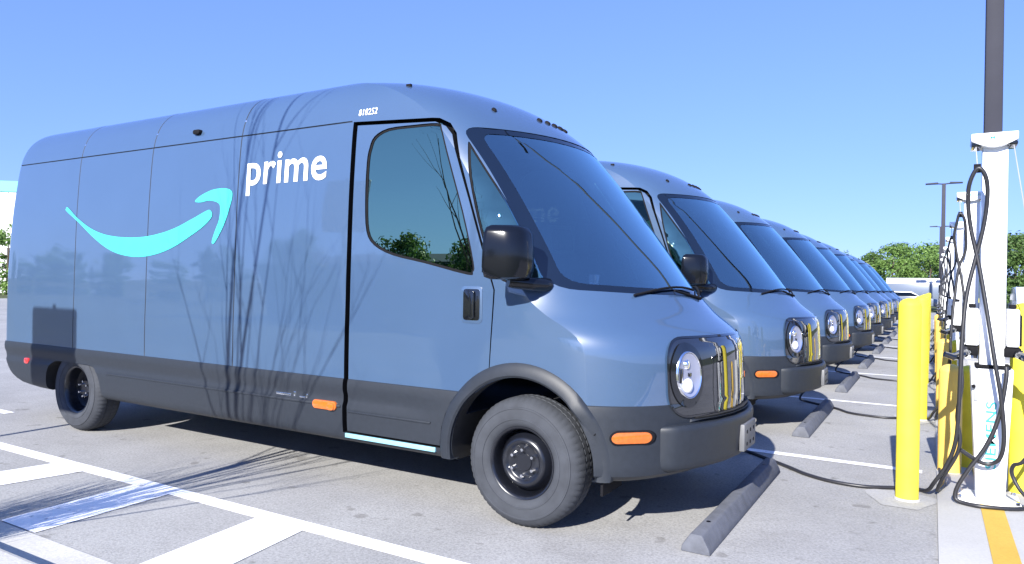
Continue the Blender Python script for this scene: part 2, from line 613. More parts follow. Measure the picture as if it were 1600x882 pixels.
# ------------------------------------------------------------------ the delivery van
# rows: z, half width, front x, bow a, corner b, corner power, rear x
ROWS = [
    (0.335, 0.96, 0.86, 0.3, 0.16, 8, -5.36),
    (0.35, 0.995, 0.9, 0.31, 0.17, 8, -5.48),
    (0.385, 1.022, 0.965, 0.34, 0.16, 11, -5.75),
    (0.48, 1.035, 1.0, 0.4, 0.16, 12, -5.97),
    (0.62, 1.04, 1.015, 0.43, 0.16, 12, -6.06),
    (0.735, 1.04, 1.02, 0.44, 0.16, 12, -6.085),
    (0.768, 1.034, 1.02, 0.44, 0.16, 12, -6.085),
    (0.772, 1.028, 1.02, 0.44, 0.16, 12, -6.08),
    (0.95, 1.03, 1.012, 0.44, 0.16, 12, -6.075),
    (1.08, 1.03, 1.0, 0.44, 0.16, 12, -6.075),
    (1.145, 1.029, 0.97, 0.45, 0.16, 12, -6.075),
    (1.195, 1.028, 0.918, 0.47, 0.16, 12, -6.075),
    (1.265, 1.027, 0.83, 0.49, 0.18, 11, -6.075),
    (1.34, 1.026, 0.76, 0.53, 0.17, 12, -6.075),
    (1.39, 1.026, 0.715, 0.54, 0.16, 12, -6.075),
    (1.65, 1.022, 0.52, 0.5, 0.14, 13, -6.06),
    (2.0, 1.014, 0.25, 0.45, 0.13, 14, -6.03),
    (2.25, 1.002, 0.045, 0.42, 0.12, 14, -6.0),
    (2.43, 0.99, -0.12, 0.4, 0.12, 14, -5.975),
    (2.5, 0.983, -0.2, 0.39, 0.12, 14, -5.965),
    (2.59, 0.968, -0.32, 0.38, 0.12, 13, -5.955),
    (2.7, 0.932, -0.5, 0.37, 0.14, 11, -5.935),
    (2.79, 0.876, -0.7, 0.36, 0.16, 9, -5.905),
    (2.862, 0.79, -0.93, 0.35, 0.18, 7, -5.855),
    (2.905, 0.68, -1.18, 0.32, 0.2, 6, -5.79),
    (2.921, 0.5, -1.46, 0.25, 0.18, 6, -5.72),
    (2.928, 0.25, -1.64, 0.22, 0.16, 6, -5.66),
    (2.93, 0.08, -1.72, 0.2, 0.14, 6, -5.62),
    (2.9303, 0.0, -1.73, 0.19, 0.13, 6, -5.61),
]


def pchip(xs, ys, xq):
    xs, ys = np.array(xs, float), np.array(ys, float)
    h = np.diff(xs)
    d = np.diff(ys) / h
    mm = np.zeros(len(xs))
    for i in range(1, len(xs) - 1):
        if d[i - 1] * d[i] > 0:
            w1, w2 = 2 * h[i] + h[i - 1], h[i] + 2 * h[i - 1]
            mm[i] = (w1 + w2) / (w1 / d[i - 1] + w2 / d[i])
    mm[0], mm[-1] = d[0], d[-1]
    k = np.clip(np.searchsorted(xs, xq) - 1, 0, len(h) - 1)
    t = (xq - xs[k]) / h[k]
    return ((2 * t**3 - 3 * t**2 + 1) * ys[k] + (t**3 - 2 * t**2 + t) * h[k] * mm[k] +
            (-2 * t**3 + 3 * t**2) * ys[k + 1] + (t**3 - t**2) * h[k] * mm[k + 1])


ZA = np.array(ROWS)
# parameter along the rows: arc length of (z, width, front x) so every row keeps its spacing
STEP = np.sqrt(np.diff(ZA[:, 0])**2 + 0.6 * np.diff(ZA[:, 1])**2 + 0.3 * np.diff(ZA[:, 2])**2) + 0.004
UU = np.concatenate([[0], np.cumsum(STEP)])


def levels():
    us = [UU[0]]
    for i in range(len(UU) - 1):
        n = max(1, int(round((UU[i + 1] - UU[i]) / 0.035)))
        us += list(UU[i] + (UU[i + 1] - UU[i]) * (np.arange(n) + 1) / n)
    us = np.array(sorted(us))
    out = np.stack([pchip(UU, ZA[:, c], us) for c in range(7)], 1)
    extra = []
    for z in (2.5345, 2.5400, 2.5455):       # the long gap between side and roof panels
        k = np.searchsorted(out[:, 0], z)
        t = (z - out[k - 1, 0]) / (out[k, 0] - out[k - 1, 0])
        extra.append(out[k - 1] * (1 - t) + out[k] * t)
    keep = [r for r in out if not 2.528 < r[0] < 2.552]
    return np.array(sorted(keep + extra, key=lambda r: (r[0], -r[1])))


NOSE = [0, .1, .2, .3, .4, .5, .58, .66, .73, .79, .84, .88, .915, .94, .96, .976, .988, .996, 1.0]
SEAMS = [-2.535, -3.66, -4.765]
SIDEF = list(np.linspace(0, 1, 19)[1:])         # from the front corner to x = -2.2
SIDEX = []
edges_ = [-2.2] + SEAMS
for i in range(3):
    a, b = edges_[i], edges_[i + 1]
    for t in np.linspace(0, 1, 9 if i else 4)[1:-1]:
        SIDEX.append((a + (b - a) * t, 0))
    SIDEX += [(b + .0055, 0), (b, 1), (b - .0055, 0)]


def ring(row, inset=0.0, detail=True):
    z, w, xf, a, b, n, xr = row
    pts = []
    for r in NOSE:
        pts.append((xf - a * r * r - b * r ** n, w * r))
    xs = xf - a - b
    for t in SIDEF:
        pts.append((xs + (-2.2 - xs) * t, w))
    for xx, seam in SIDEX:
        pts.append((xx, max(0.0, w - (0.006 if seam and w > .1 and z > .775 else 0))))
    rc = min(0.11, w * 0.5)
    x0 = SIDEX[-1][0]
    for t in (0.3, 0.6, 0.85):
        pts.append((x0 + (xr + rc - x0) * t, w))
    for k in range(7):
        t = k / 6 * math.pi / 2
        pts.append((xr + rc - rc * math.sin(t), w - rc + rc * math.cos(t)))
    for t in (0.75, .5, .25, 0):
        pts.append((xr, (w - rc) * t))
    return pts


def body_mesh():
    rows = levels()
    rings = []
    bot = ring(rows[0])
    rings.append([(px, 0.0, rows[0][0]) for px, py in bot])
    for rw in rows:
        # the recessed band with its lip in the lower cladding, behind the front arch only
        z = rw[0]
        pts = []
        for px, py in ring(rw):
            if 0.60 < z < 0.70 and px < -0.62 and py > 0.9:
                py -= 0.012 * min(1, (z - .60) / .02, (.70 - z) / .03)
            if abs(z - 2.54) < .002 and px < -1.40:
                py -= .006 if py > .9 else 0
                px += .006 if px < -5.8 else 0
            pts.append((px, py, z))
        rings.append(pts)
    nr, nc = len(rings), len(rings[0])
    bm = bmesh.new()
    for sgn in (-1, 1):
        V = [[bm.verts.new((p[0], sgn * p[1], p[2])) for p in r] for r in rings]
        for i in range(nr - 1):
            for j in range(nc - 1):
                q = [V[i][j], V[i][j + 1], V[i + 1][j + 1], V[i + 1][j]]
                if sgn > 0:
                    q.reverse()
                f = bm.faces.new(q)
                zc = sum(v.co.z for v in q) / 4
                f.material_index = 1 if zc < 0.7705 else 0
                xc = sum(v.co.x for v in q) / 4
                if zc > .7705 and (min(abs(xc - g_) for g_ in SEAMS) < .0065 and abs(q[0].co.y) > .2 or 2.5345 < zc < 2.5455 and xc < -1.40):
                    f.material_index = 5
    bmesh.ops.remove_doubles(bm, verts=bm.verts, dist=2e-4)
    bmesh.ops.dissolve_degenerate(bm, edges=bm.edges, dist=1e-4)
    bmesh.ops.recalc_face_normals(bm, faces=bm.faces)
    return bm


VAN_MATS = [M_PAINT, M_CLAD, M_INNER, M_WELL, M_BLACK, M_SEAM]


def obj_from_bm(bm, name):
    me = bpy.data.meshes.new(name)
    bm.to_mesh(me)
    for mm in VAN_MATS:
        me.materials.append(mm)
    o = bpy.data.objects.new(name, me)
    COL.objects.link(o)
    return o


def cutter(mb, idx):
    o = mb.build('cutter', None)
    for mm in VAN_MATS:
        o.data.materials.append(mm)
    for p in o.data.polygons:
        p.material_index = idx
    return o


def boolean(o, c, op='DIFFERENCE'):
    md = o.modifiers.new('b', 'BOOLEAN')
    md.operation = op
    md.solver = 'EXACT'
    md.object = c
    dg = bpy.context.evaluated_depsgraph_get()
    me = bpy.data.meshes.new_from_object(o.evaluated_get(dg), depsgraph=dg)
    o.modifiers.remove(md)
    o.data = me
    return o


def drop(o):
    bpy.data.objects.remove(o, do_unlink=True)


bm = body_mesh()
BVH = BVHTree.FromBMesh(bm)
body = obj_from_bm(bm, 'body_shell')
bm.free()


def side_y(x, z, sgn=-1):
    h = BVH.ray_cast(Vector((x, sgn * 3, z)), Vector((0, -sgn, 0)))
    return h[0].y if h[0] is not None else sgn * 1.03


def front_x(y, z):
    h = BVH.ray_cast(Vector((3, y, z)), Vector((-1, 0, 0)))
    return h[0].x if h[0] is not None else 0.9


# cab cavity
cv = MB()
cl = []
for z in (0.62, 1.0, 1.30, 1.45, 1.70, 2.0, 2.25, 2.44, 2.56):
    row = [float(pchip(ZA[:, 0], ZA[:, c], np.array([z]))[0]) for c in range(7)]
    xf = min(row[2] - 0.13, 0.42 if z < 1.31 else 9)
    if z > 2.5:
        xf -= .12
    cl.append((z, row[1] - 0.085, xf, row[3] * (0.5 if z < 1.31 else 1), row[4], row[5]))
vv, ff = [], []
NR = [-1 + i / 12 for i in range(25)]
for (z, w, xf, a, b, n) in cl:
    for r in NR:
        vv.append((xf - a * r * r - b * abs(r) ** n, w * r, z))
    vv.append((-1.30, w, z))
    vv.append((-1.30, -w, z))
m_ = len(NR) + 2
for i in range(len(cl) - 1):
    for j in range(m_):
        j2 = (j + 1) % m_
        ff.append((i * m_ + j, i * m_ + j2, (i + 1) * m_ + j2, (i + 1) * m_ + j))
ff.append(tuple(range(m_)))
ff.append(tuple((len(cl) - 1) * m_ + j for j in range(m_))[::-1])
cv.add(vv, ff)
c = cutter(cv, 2)
boolean(body, c)
drop(c)

WIN = [(-1.185, 2.414), (-1.069, 2.460), (-0.843, 2.462), (-0.665, 2.455), (-0.628, 2.425), (-0.574, 2.275), (-0.432, 1.884), (-0.342, 1.567), (-0.345, 1.507), (-0.383, 1.489), (-0.713, 1.559), (-0.98, 1.611), (-1.144, 1.680), (-1.215, 1.775), (-1.235, 1.965), (-1.238, 2.237), (-1.222, 2.34)]
_w = [Vector(p) for p in WIN]
WIN = [tuple(0.5 * ((2 * p1) + (p2 - p0) * t + (2 * p0 - 5 * p1 + 4 * p2 - p3) * t * t + (3 * p1 - p0 - 3 * p2 + p3) * t ** 3)) for i in range(len(_w)) for p0, p1, p2, p3 in [(_w[i - 1], _w[i], _w[(i + 1) % len(_w)], _w[(i + 2) % len(_w)])] for t in (0, .33, .67)]
QTR = round_poly([(-0.455, 2.340), (-0.045, 1.795), (0.150, 1.500), (0.150, 1.445), (-0.135, 1.445), (-0.225, 1.545), (-0.345, 1.885)], [.03, .3, .05, .02, .05, .05, .3], 4)
for poly in (WIN, QTR):
    c = cutter(MB().prism(poly, 1, -1.4, 1.4), 4)
    boolean(body, c)
    drop(c)

# windshield opening, seen from the front
WSH = round_poly([(-0.965, 1.415), (-0.45, 1.385), (0.45, 1.385), (0.965, 1.415), (0.935, 2.430), (0.45, 2.445), (-0.45, 2.445), (-0.935, 2.430)], [.10, .3, .3, .10, .08, .3, .3, .08], 5)
c = cutter(MB().prism(WSH, 0, -0.62, 1.4), 4)
boolean(body, c)
drop(c)

# wheel wells
for sgn in (-1, 1):
    pr = [(0.0 + 0.475 * math.cos(t), 0.405 + 0.485 * math.sin(t)) for t in np.linspace(-0.25, math.pi + 0.25, 40)]
    pr = [(p[0], p[1]) for p in pr] + [(-0.44, 0.1), (0.44, 0.1)]
    c = cutter(MB().prism(pr, 1, sgn * 0.62, sgn * 1.3), 3)
    boolean(body, c)
    drop(c)
    pr = round_poly([(-5.24, 0.1), (-5.21, 0.52), (-5.10, 0.635), (-4.40, 0.635), (-4.30, 0.50), (-4.28, 0.1)], [0, .1, .1, .15, .1, 0], 5)
    c = cutter(MB().prism(pr, 1, sgn * 0.62, sgn * 1.3), 3)
    boolean(body, c)
    drop(c)

# sliding door: cut free with a real gap round it
arch = [(0.0 + 0.56 * math.cos(t), 0.405 + 0.56 * math.sin(t)) for t in np.linspace(R(112), R(176), 8)]
F = [(-1.385, 0.405), (-1.385, 2.535), (-0.66, 2.492), (-0.585, 2.455), (-0.53, 2.385), (-0.375, 1.95), (-0.245, 1.58), (-0.185, 1.40)] + arch + [(-0.558, 0.405)]
S = [(-1.343, 0.420), (-1.343, 2.505), (-0.68, 2.466), (-0.605, 2.432), (-0.553, 2.375), (-0.392, 1.95), (-0.262, 1.58), (-0.195, 1.40)] + [(p[0] - .006, p[1] + .004) for p in arch] + [(-0.566, 0.420)]
door = bpy.data.objects.new('door', body.data.copy())
COL.objects.link(door)
c = cutter(MB().prism(S, 1, -1.4, -0.90), 4)
boolean(door, c, 'INTERSECT')
drop(c)
c = cutter(MB().prism(F, 1, -1.4, -0.905), 4)
boolean(body, c)
drop(c)


def split_by_material(o, groups):
    """groups: list of (name, set of material slots, parent) -> objects."""
    res = []
    for name, slots, parent in groups:
        bm = bmesh.new()
        bm.from_mesh(o.data)
        bmesh.ops.delete(bm, geom=[f for f in bm.faces if f.material_index not in slots], context='FACES')
        bmesh.ops.delete(bm, geom=[v for v in bm.verts if not v.link_faces], context='VERTS')
        me = bpy.data.meshes.new(name)
        bm.to_mesh(me)
        bm.free()
        for mm in VAN_MATS:
            me.materials.append(mm)
        me.shade_smooth()
        me.set_sharp_from_angle(angle=R(24))
        n = bpy.data.objects.new(name, me)
        COL.objects.link(n)
        if parent is not None:
            n.parent = res[parent] if isinstance(parent, int) else parent
        res.append(n)
    return res


van = empty('delivery_van')
tag(van, 'large blue-grey delivery van nearest the camera with turquoise smile and white prime lettering', 'van', 'delivery vans parked in a charging row')
sh = split_by_material(body, [('body_shell', {0, 5}, van), ('lower_cladding', {1}, van), ('cab_interior', {2, 4}, van), ('wheel_well', {3}, van)])
def split_loose(o):
    bm = bmesh.new()
    bm.from_mesh(o.data)
    left, islands = set(bm.faces), []
    while left:
        st, isl = [left.pop()], []
        while st:
            f_ = st.pop()
            isl.append(f_.index)
            for e in f_.edges:
                for g_ in e.link_faces:
                    if g_ in left:
                        left.remove(g_)
                        st.append(g_)
        islands.append(set(isl))
    bm.free()
    for isl in islands:
        bm = bmesh.new()
        bm.from_mesh(o.data)
        bmesh.ops.delete(bm, geom=[f_ for f_ in bm.faces if f_.index not in isl], context='FACES')
        me = bpy.data.meshes.new(o.data.name)
        bm.to_mesh(me)
        bm.free()
        for mm in VAN_MATS:
            me.materials.append(mm)
        n_ = bpy.data.objects.new(o.name.split('.')[0], me)
        link(n_, o.parent)
    drop(o)


split_loose(sh[3])
dr = split_by_material(door, [('door', {0, 4}, van), ('door_cladding', {1}, 0), ('door_trim', {2}, 0)])
drop(body)
drop(door)
DOOR = dr[0]


# ---- patches laid on the body surface
def patch_from_mesh(name, bm, material, parent, off, proj='side', thick=0.0):
    """bm holds a flat mesh in (x, z) or (y, z) stored in co.x, co.y; it is cut finely, then laid on the body."""
    for ax, st in ((0, .12), (1, .07)):
        lo = min(v.co[ax] for v in bm.verts)
        hi = max(v.co[ax] for v in bm.verts)
        k = math.floor(lo / st) + 1
        while k * st < hi:
            co = Vector((k * st if ax == 0 else 0, k * st if ax == 1 else 0, 0))
            no = Vector((1 if ax == 0 else 0, 1 if ax == 1 else 0, 0))
            bmesh.ops.bisect_plane(bm, geom=list(bm.verts) + list(bm.edges) + list(bm.faces), plane_co=co, plane_no=no, dist=1e-5)
            k += 1
    bmesh.ops.triangulate(bm, faces=[f for f in bm.faces if len(f.verts) > 4])
    for v in bm.verts:
        p, q = v.co.x, v.co.y
        if proj == 'side':
            v.co = Vector((p, side_y(p, q) - off, q))
        elif proj == 'side+':
            v.co = Vector((p, side_y(p, q, 1) + off, q))
        else:
            v.co = Vector((front_x(p, q) + off, p, q))
    bmesh.ops.recalc_face_normals(bm, faces=bm.faces)
    me = bpy.data.meshes.new(name)
    bm.to_mesh(me)
    bm.free()
    me.materials.append(material)
    me.shade_smooth()
    return link(bpy.data.objects.new(name, me), parent)


def poly_bm(*polys):
    bm = bmesh.new()
    for poly in polys:
        vs_ = [bm.verts.new((p, q, 0)) for p, q in poly]
        for t in tessellate_polygon([[Vector((p, q, 0)) for p, q in poly]]):
            try:
                bm.faces.new([vs_[i] for i in t])
            except ValueError:
                pass
    return bm


def ring_bm(outer, inner):
    bm = bmesh.new()
    n = len(outer)
    A = [bm.verts.new((p, q, 0)) for p, q in outer]
    B = [bm.verts.new((p, q, 0)) for p, q in inner]
    for i in range(n):
        j = (i + 1) % n
        bm.faces.new((A[i], A[j], B[j], B[i]))
    return bm


def shrink(poly, d):
    """Move every point of a polygon inwards by about d."""
    n = len(poly)
    area = sum(poly[i][0] * poly[(i + 1) % n][1] - poly[(i + 1) % n][0] * poly[i][1] for i in range(n))
    s = 1 if area > 0 else -1
    out = []
    for i in range(n):
        t = (Vector(poly[(i + 1) % n]) - Vector(poly[i - 1])).normalized()
        out.append((poly[i][0] - t.y * d * s, poly[i][1] + t.x * d * s))
    return out


def text_bm(body_, bold=0.0, spacing=1.0, shear=0.0):
    cu = bpy.data.curves.new('t', 'FONT')
    cu.body = body_
    cu.offset = bold
    cu.space_character = spacing
    cu.shear = shear
    cu.resolution_u = 6
    o = bpy.data.objects.new('t', cu)
    COL.objects.link(o)
    dg = bpy.context.evaluated_depsgraph_get()
    me = bpy.data.meshes.new_from_object(o.evaluated_get(dg), depsgraph=dg)
    bm = bmesh.new()
    bm.from_mesh(me)
    drop(o)
    bmesh.ops.remove_doubles(bm, verts=bm.verts, dist=1e-5)
    return bm


def fit_bm(bm, x0, x1, y0, y1):
    xs = [v.co.x for v in bm.verts]
    ys = [v.co.y for v in bm.verts]
    a, b, c_, d = min(xs), max(xs), min(ys), max(ys)
    for v in bm.verts:
        v.co.x = x0 + (v.co.x - a) / (b - a) * (x1 - x0)
        v.co.y = y0 + (v.co.y - c_) / (d - c_) * (y1 - y0)
        v.co.z = 0
    return bm


def disc_poly(cx, cz, rx, rz, n=40):
    return [(cx + rx * math.cos(2 * math.pi * i / n), cz + rz * math.sin(2 * math.pi * i / n)) for i in range(n)]


# glazing
patch_from_mesh('door_window', poly_bm(shrink(WIN, -0.004)), M_SG, DOOR, -0.012)
patch_from_mesh('window_seal', ring_bm(WIN, shrink(WIN, 0.016)), M_BLACK, DOOR, -0.009)
patch_from_mesh('quarter_window', poly_bm(shrink(QTR, -0.003)), M_SG, van, -0.010)
patch_from_mesh('window_seal', ring_bm(QTR, shrink(QTR, 0.012)), M_BLACK, van, -0.007)
patch_from_mesh('door_window', poly_bm(shrink(WIN, -0.004)), M_SG, van, -0.012, 'side+')
patch_from_mesh('quarter_window', poly_bm(shrink(QTR, -0.003)), M_SG, van, -0.010, 'side+')
ws = patch_from_mesh('windshield', poly_bm(shrink(WSH, -0.004)), M_WS, van, -0.008, 'front')
patch_from_mesh('frit_band', ring_bm(WSH, [(p * 0.935, 1.9 + (q - 1.9) * 0.925) for p, q in WSH]), M_FRIT, ws, -0.005, 'front')

# decals
SMILE = [(-4.917, 2.075), (-4.751, 1.975), (-4.532, 1.876), (-4.299, 1.813), (-4.032, 1.783), (-3.776, 1.778), (-3.532, 1.798), (-3.298, 1.842), (-3.075, 1.911), (-2.888, 1.974), (-2.845, 1.973), (-2.823, 1.945), (-2.84, 1.909), (-2.927, 1.849), (-3.071, 1.782), (-3.294, 1.691), (-3.527, 1.633), (-3.771, 1.61), (-4.026, 1.631), (-4.249, 1.689), (-4.482, 1.796), (-4.725, 1.934), (-4.936, 2.043), (-4.947, 2.068)]
ARROW = [(-3.042, 2.055), (-2.971, 2.098), (-2.829, 2.137), (-2.69, 2.141), (-2.61, 2.121), (-2.592, 2.076), (-2.617, 1.987), (-2.665, 1.876), (-2.731, 1.776), (-2.788, 1.713), (-2.813, 1.725), (-2.784, 1.8), (-2.734, 1.901), (-2.727, 1.991), (-2.756, 2.031), (-2.862, 2.054), (-2.969, 2.044)]


def smooth_closed(pts, n=4):
    P = [Vector(p) for p in pts]
    N = len(P)
    out = []
    for i in range(N):
        p0, p1, p2, p3 = P[i - 1], P[i], P[(i + 1) % N], P[(i + 2) % N]
        for k in range(n):
            t = k / n
            q = 0.5 * ((2 * p1) + (p2 - p0) * t + (2 * p0 - 5 * p1 + 4 * p2 - p3) * t * t + (3 * p1 - p0 - 3 * p2 + p3) * t ** 3)
            out.append((q.x, q.y))
    return out


lg = patch_from_mesh('smile_logo', poly_bm(smooth_closed(SMILE)), M_TEAL, van, 0.004)
patch_from_mesh('arrow_head', poly_bm(smooth_closed(ARROW)), M_TEAL, lg, 0.004)
patch_from_mesh('lettering', fit_bm(text_bm('prime', 0.013, 1.04), -2.437, -1.605, 2.069, 2.383), M_WHITEP, van, 0.004)
patch_from_mesh('fleet_number', fit_bm(text_bm('818252', 0.0, 1.05), -1.345, -1.18, 2.572, 2.618), M_WHITEP, van, 0.004)

# cladding details
def side_strip(name, poly, material, parent, off, depth, bevel=0.004, sgn=-1):
    """A solid piece whose outer face stands off the side of the van."""
    cx = sum(p[0] for p in poly) / len(poly)
    cz = sum(p[1] for p in poly) / len(poly)
    ys = side_y(cx, cz, sgn)
    return MB().prism(poly, 1, ys + sgn * off, ys - sgn * depth).build(name, material, parent, bevel=bevel)


def stadium(cx, cz, w, h, n=6):
    r = min(w, h) / 2
    pts = []
    for sx, sz, a0 in ((1, 1, 0), (-1, 1, 90), (-1, -1, 180), (1, -1, 270)):
        for k in range(n + 1):
            a = R(a0 + 90 * k / n)
            pts.append((cx + sx * (w / 2 - r) + r * math.cos(a), cz + sz * (h / 2 - r) + r * math.sin(a)))
    return pts


side_strip('rib', [(-4.20, 0.572), (-1.40, 0.572), (-1.40, 0.590), (-4.20, 0.590)], M_CLAD, van, 0.008, .02)
side_strip('rib', [(-1.335, 0.548), (-0.64, 0.548), (-0.63, 0.562), (-1.335, 0.562)], M_CLAD, DOOR, 0.008, .02)
side_strip('step_strip', [(-1.36, 0.374), (-0.60, 0.374), (-0.60, 0.404), (-1.36, 0.404)], M_STEP, van, 0.012, .05)
mk = side_strip('side_marker', stadium(-1.545, 0.578, 0.225, 0.062), M_AMBER, van, 0.014, .02, .006)
side_strip('lamp_bulb', stadium(-1.48, 0.572, 0.07, 0.05), M_AMBER, mk, 0.022, .005, .006)
for sgn in (-1, 1):
    px = 0.655
    ya = side_y(px - .09, .6, sgn)
    yb = side_y(px + .09, .6, sgn)
    mb = MB()
    for nm, mt_, sx, sz, o0, o1 in (('side_marker', M_AMBER, 0.175, 0.062, .012, .0), ('marker_bezel', M_BLACK, .20, .082, .004, -.01)):
        pl = stadium(0, 0.60, sx, sz)
        yc, sl = side_y(px, .6, sgn), (yb - ya) / .18
        v = [(px + p, yc + sl * p + sgn * o0, q) for p, q in pl]
        v += [(px + p, yc + sl * p + sgn * (o1 - .03), q) for p, q in pl]
        n = len(pl)
        f = [tuple(range(n)), tuple(range(2 * n - 1, n - 1, -1))] + [(i, n + i, n + (i + 1) % n, (i + 1) % n) for i in range(n)]
        o = MB().add(v, f).build(nm, mt_, van, bevel=.003)
        if nm == 'side_marker':
            keep = o
        else:
            o.parent = keep
sm_ = side_strip('rear_marker', stadium(-5.56, 0.60, 0.085, 0.055), M_RED, van, 0.012, .02, .005)
side_strip('sensor', disc_poly(.475, .62, .011, .011, 10), M_BLACK, van, .004, .01, .001)
side_strip('side_camera', stadium(-3.087, 2.623, .085, .038), M_BLACK, van, .03, .03, .006)
for sx in SEAMS:
    side_strip('roof_bolt', disc_poly(sx, 2.66, .011, .011, 10), M_NUT, van, .008, .02, .002)

for bx0, bx1, bz0, bz1 in ((-2.04, -1.89, .606, .622), (-1.862, -1.842, .602, .640), (-1.80, -1.745, .604, .614), (-1.735, -1.722, .600, .634)):
    side_strip('badge_mark', [(bx0, bz0), (bx1, bz0), (bx1, bz1), (bx0, bz1)], M_NUT, van, .004, .015, .002)

# door handle: recess surround, dark pocket, grip
side_strip('handle_bezel', round_poly([(-0.425, 1.195), (-0.27, 1.195), (-0.27, 1.42), (-0.425, 1.42)], .03, 4), M_PAINT, DOOR, .006, .01, .003)
hd = side_strip('door_handle', round_poly([(-0.408, 1.212), (-0.287, 1.212), (-0.287, 1.403), (-0.408, 1.403)], .022, 4), M_GLOSSBLACK, DOOR, .008, .01, .002)
side_strip('grip', round_poly([(-0.352, 1.225), (-0.318, 1.225), (-0.318, 1.39), (-0.352, 1.39)], .012, 4), M_GLOSSBLACK, hd, .03, 0, .006)

# front wheel arch flares
for sgn in (-1, 1):
    v, f = [], []
    ang = list(np.linspace(R(-18), R(198), 46))
    prof = [(0.478, -0.05), (0.478, 0.020), (0.490, 0.030), (0.535, 0.026), (0.560, 0.006), (0.565, -0.02)]
    for t in ang:
        for r, h in prof:
            px = r * math.cos(t)
            pz = max(0.352, 0.405 + r * 1.02 * math.sin(t))
            base = abs(side_y(0.485 * math.cos(t) * 1.18, min(max(pz, .4), .99), sgn))
            v.append((px, sgn * (base + h), pz))
    n = len(prof)
    for i in range(len(ang) - 1):
        for j in range(n - 1):
            f.append((i * n + j, (i + 1) * n + j, (i + 1) * n + j + 1, i * n + j + 1))
    MB().add(v, f).build('wheel_arch_flare', M_CLAD, van, smooth=True, angle=R(40))
    # mud flap behind the front wheel and mud guard ahead of it
    MB().box(0.50, 0.515, sgn * .70, sgn * .98, .27, .40).build('mud_flap', M_BLACK, van)


# wheels: rim disc with tyre and lug nuts
def wheel(cx, sgn, front):
    yo = sgn * 1.000
    inn = -sgn
    mb = MB()
    prof = [(0.0, .034), (.050, .034), (.054, .040), (.098, .040), (.108, .034), (.118, .020), (.132, .018), (.150, .034), (.170, .080), (.186, .100), (.192, .060), (.196, .020), (.206, .006), (.214, .004), (.219, .012), (.219, .06)] if front else \
           [(0.0, .085), (.075, .085), (.082, .095), (.110, .112), (.150, .110), (.180, .104), (.192, .060), (.196, .020), (.206, .006), (.214, .004), (.219, .012), (.219, .06)]
    mb.lathe([(max(r, 1e-4), h * inn) for r, h in prof], 56, 'y', (cx, yo, .385))
    w = mb.build('wheel', M_RIM, van, smooth=True, angle=R(50))
    tp = [(.213, .012), (.222, .000), (.240, -.011), (.256, -.014), (.258, -.018), (.264, -.018), (.266, -.015), (.285, -.016), (.318, -.012), (.321, -.015), (.329, -.013), (.331, -.008), (.352, .004), (.368, .020), (.376, .034), (.383, .05), (.385, .075), (.381, .078), (.381, .088), (.385, .09), (.385, .13), (.381, .133), (.381, .143), (.385, .145), (.385, .175), (.380, .195), (.364, .215), (.33, .232), (.25, .232), (.213, .21)]

    def wob(i, j):
        if j in (13, 14, 15, 18, 19, 23, 24) and i % 4 == 0:
            return -.005
        return 0
    tb = MB().lathe([(r, h * inn) for r, h in tp], 240, 'y', (cx, yo, .385), wob)
    tb.build('tyre', M_TYRE, w, smooth=True, angle=R(30))
    for k in range(6):
        a = R(30 + 60 * k)
        rr = .073 if front else .065
        hh = .020 if front else .070
        MB().lathe([(1e-4, (hh - .012) * inn), (.009, (hh - .012) * inn), (.0125, hh * inn), (.0125, (hh + .03) * inn)], 8, 'y', (cx + rr * 1.05 * math.cos(a), yo, .385 + rr * 1.05 * math.sin(a))).build('lug_nut', M_NUT, w)
    return w


for sgn in (-1, 1):
    wheel(0.0, sgn, True)
    wheel(-4.75, sgn, False)

# mirrors
for sgn in (-1, 1):
    def my(v_):
        return sgn * v_
    mb = MB()
    secs = []
    for (z, x0, x1, y0, y1) in ((1.462, -.06, .09, 1.10, 1.30), (1.475, -.085, .125, 1.075, 1.325), (1.53, -.095, .138, 1.07, 1.335), (1.64, -.092, .136, 1.07, 1.335), (1.72, -.088, .128, 1.07, 1.33), (1.752, -.078, .112, 1.08, 1.32), (1.765, -.06, .09, 1.10, 1.30)):
        pl = round_poly([(x0, y0), (x1, y0 + .03), (x1 - .01, y1 - .06), (x0, y1)], [.03, .05, .09, .03], 5)
        secs.append([(p, my(q), z) for p, q in pl])
    n = len(secs[0])
    vv = [p for s_ in secs for p in s_]
    ff = [tuple(range(n)), tuple((len(secs) - 1) * n + i for i in range(n))]
    for i in range(len(secs) - 1):
        ff += [(i * n + j, i * n + (j + 1) % n, (i + 1) * n + (j + 1) % n, (i + 1) * n + j) for j in range(n)]
    mo = MB().add(vv, ff).build('mirror', M_MIRROR, van, smooth=True, angle=R(50))
    arm = [(0.13, my(.95), 1.435), (0.115, my(1.02), 1.437), (0.08, my(1.09), 1.442), (0.0, my(1.18), 1.455)]
    MB().tube(catmull(arm, 4), [.042] * 4 + [.040] * 4 + [.038] * 4 + [.035], 12).build('arm', M_MIRROR, mo, smooth=True)
    mesh_obj('mirror_glass', [(-.0965, my(1.10), 1.50), (-.0965, my(1.31), 1.50), (-.092, my(1.31), 1.71), (-.092, my(1.10), 1.71)], [(0, 1, 2, 3)], M_CHROME, mo)

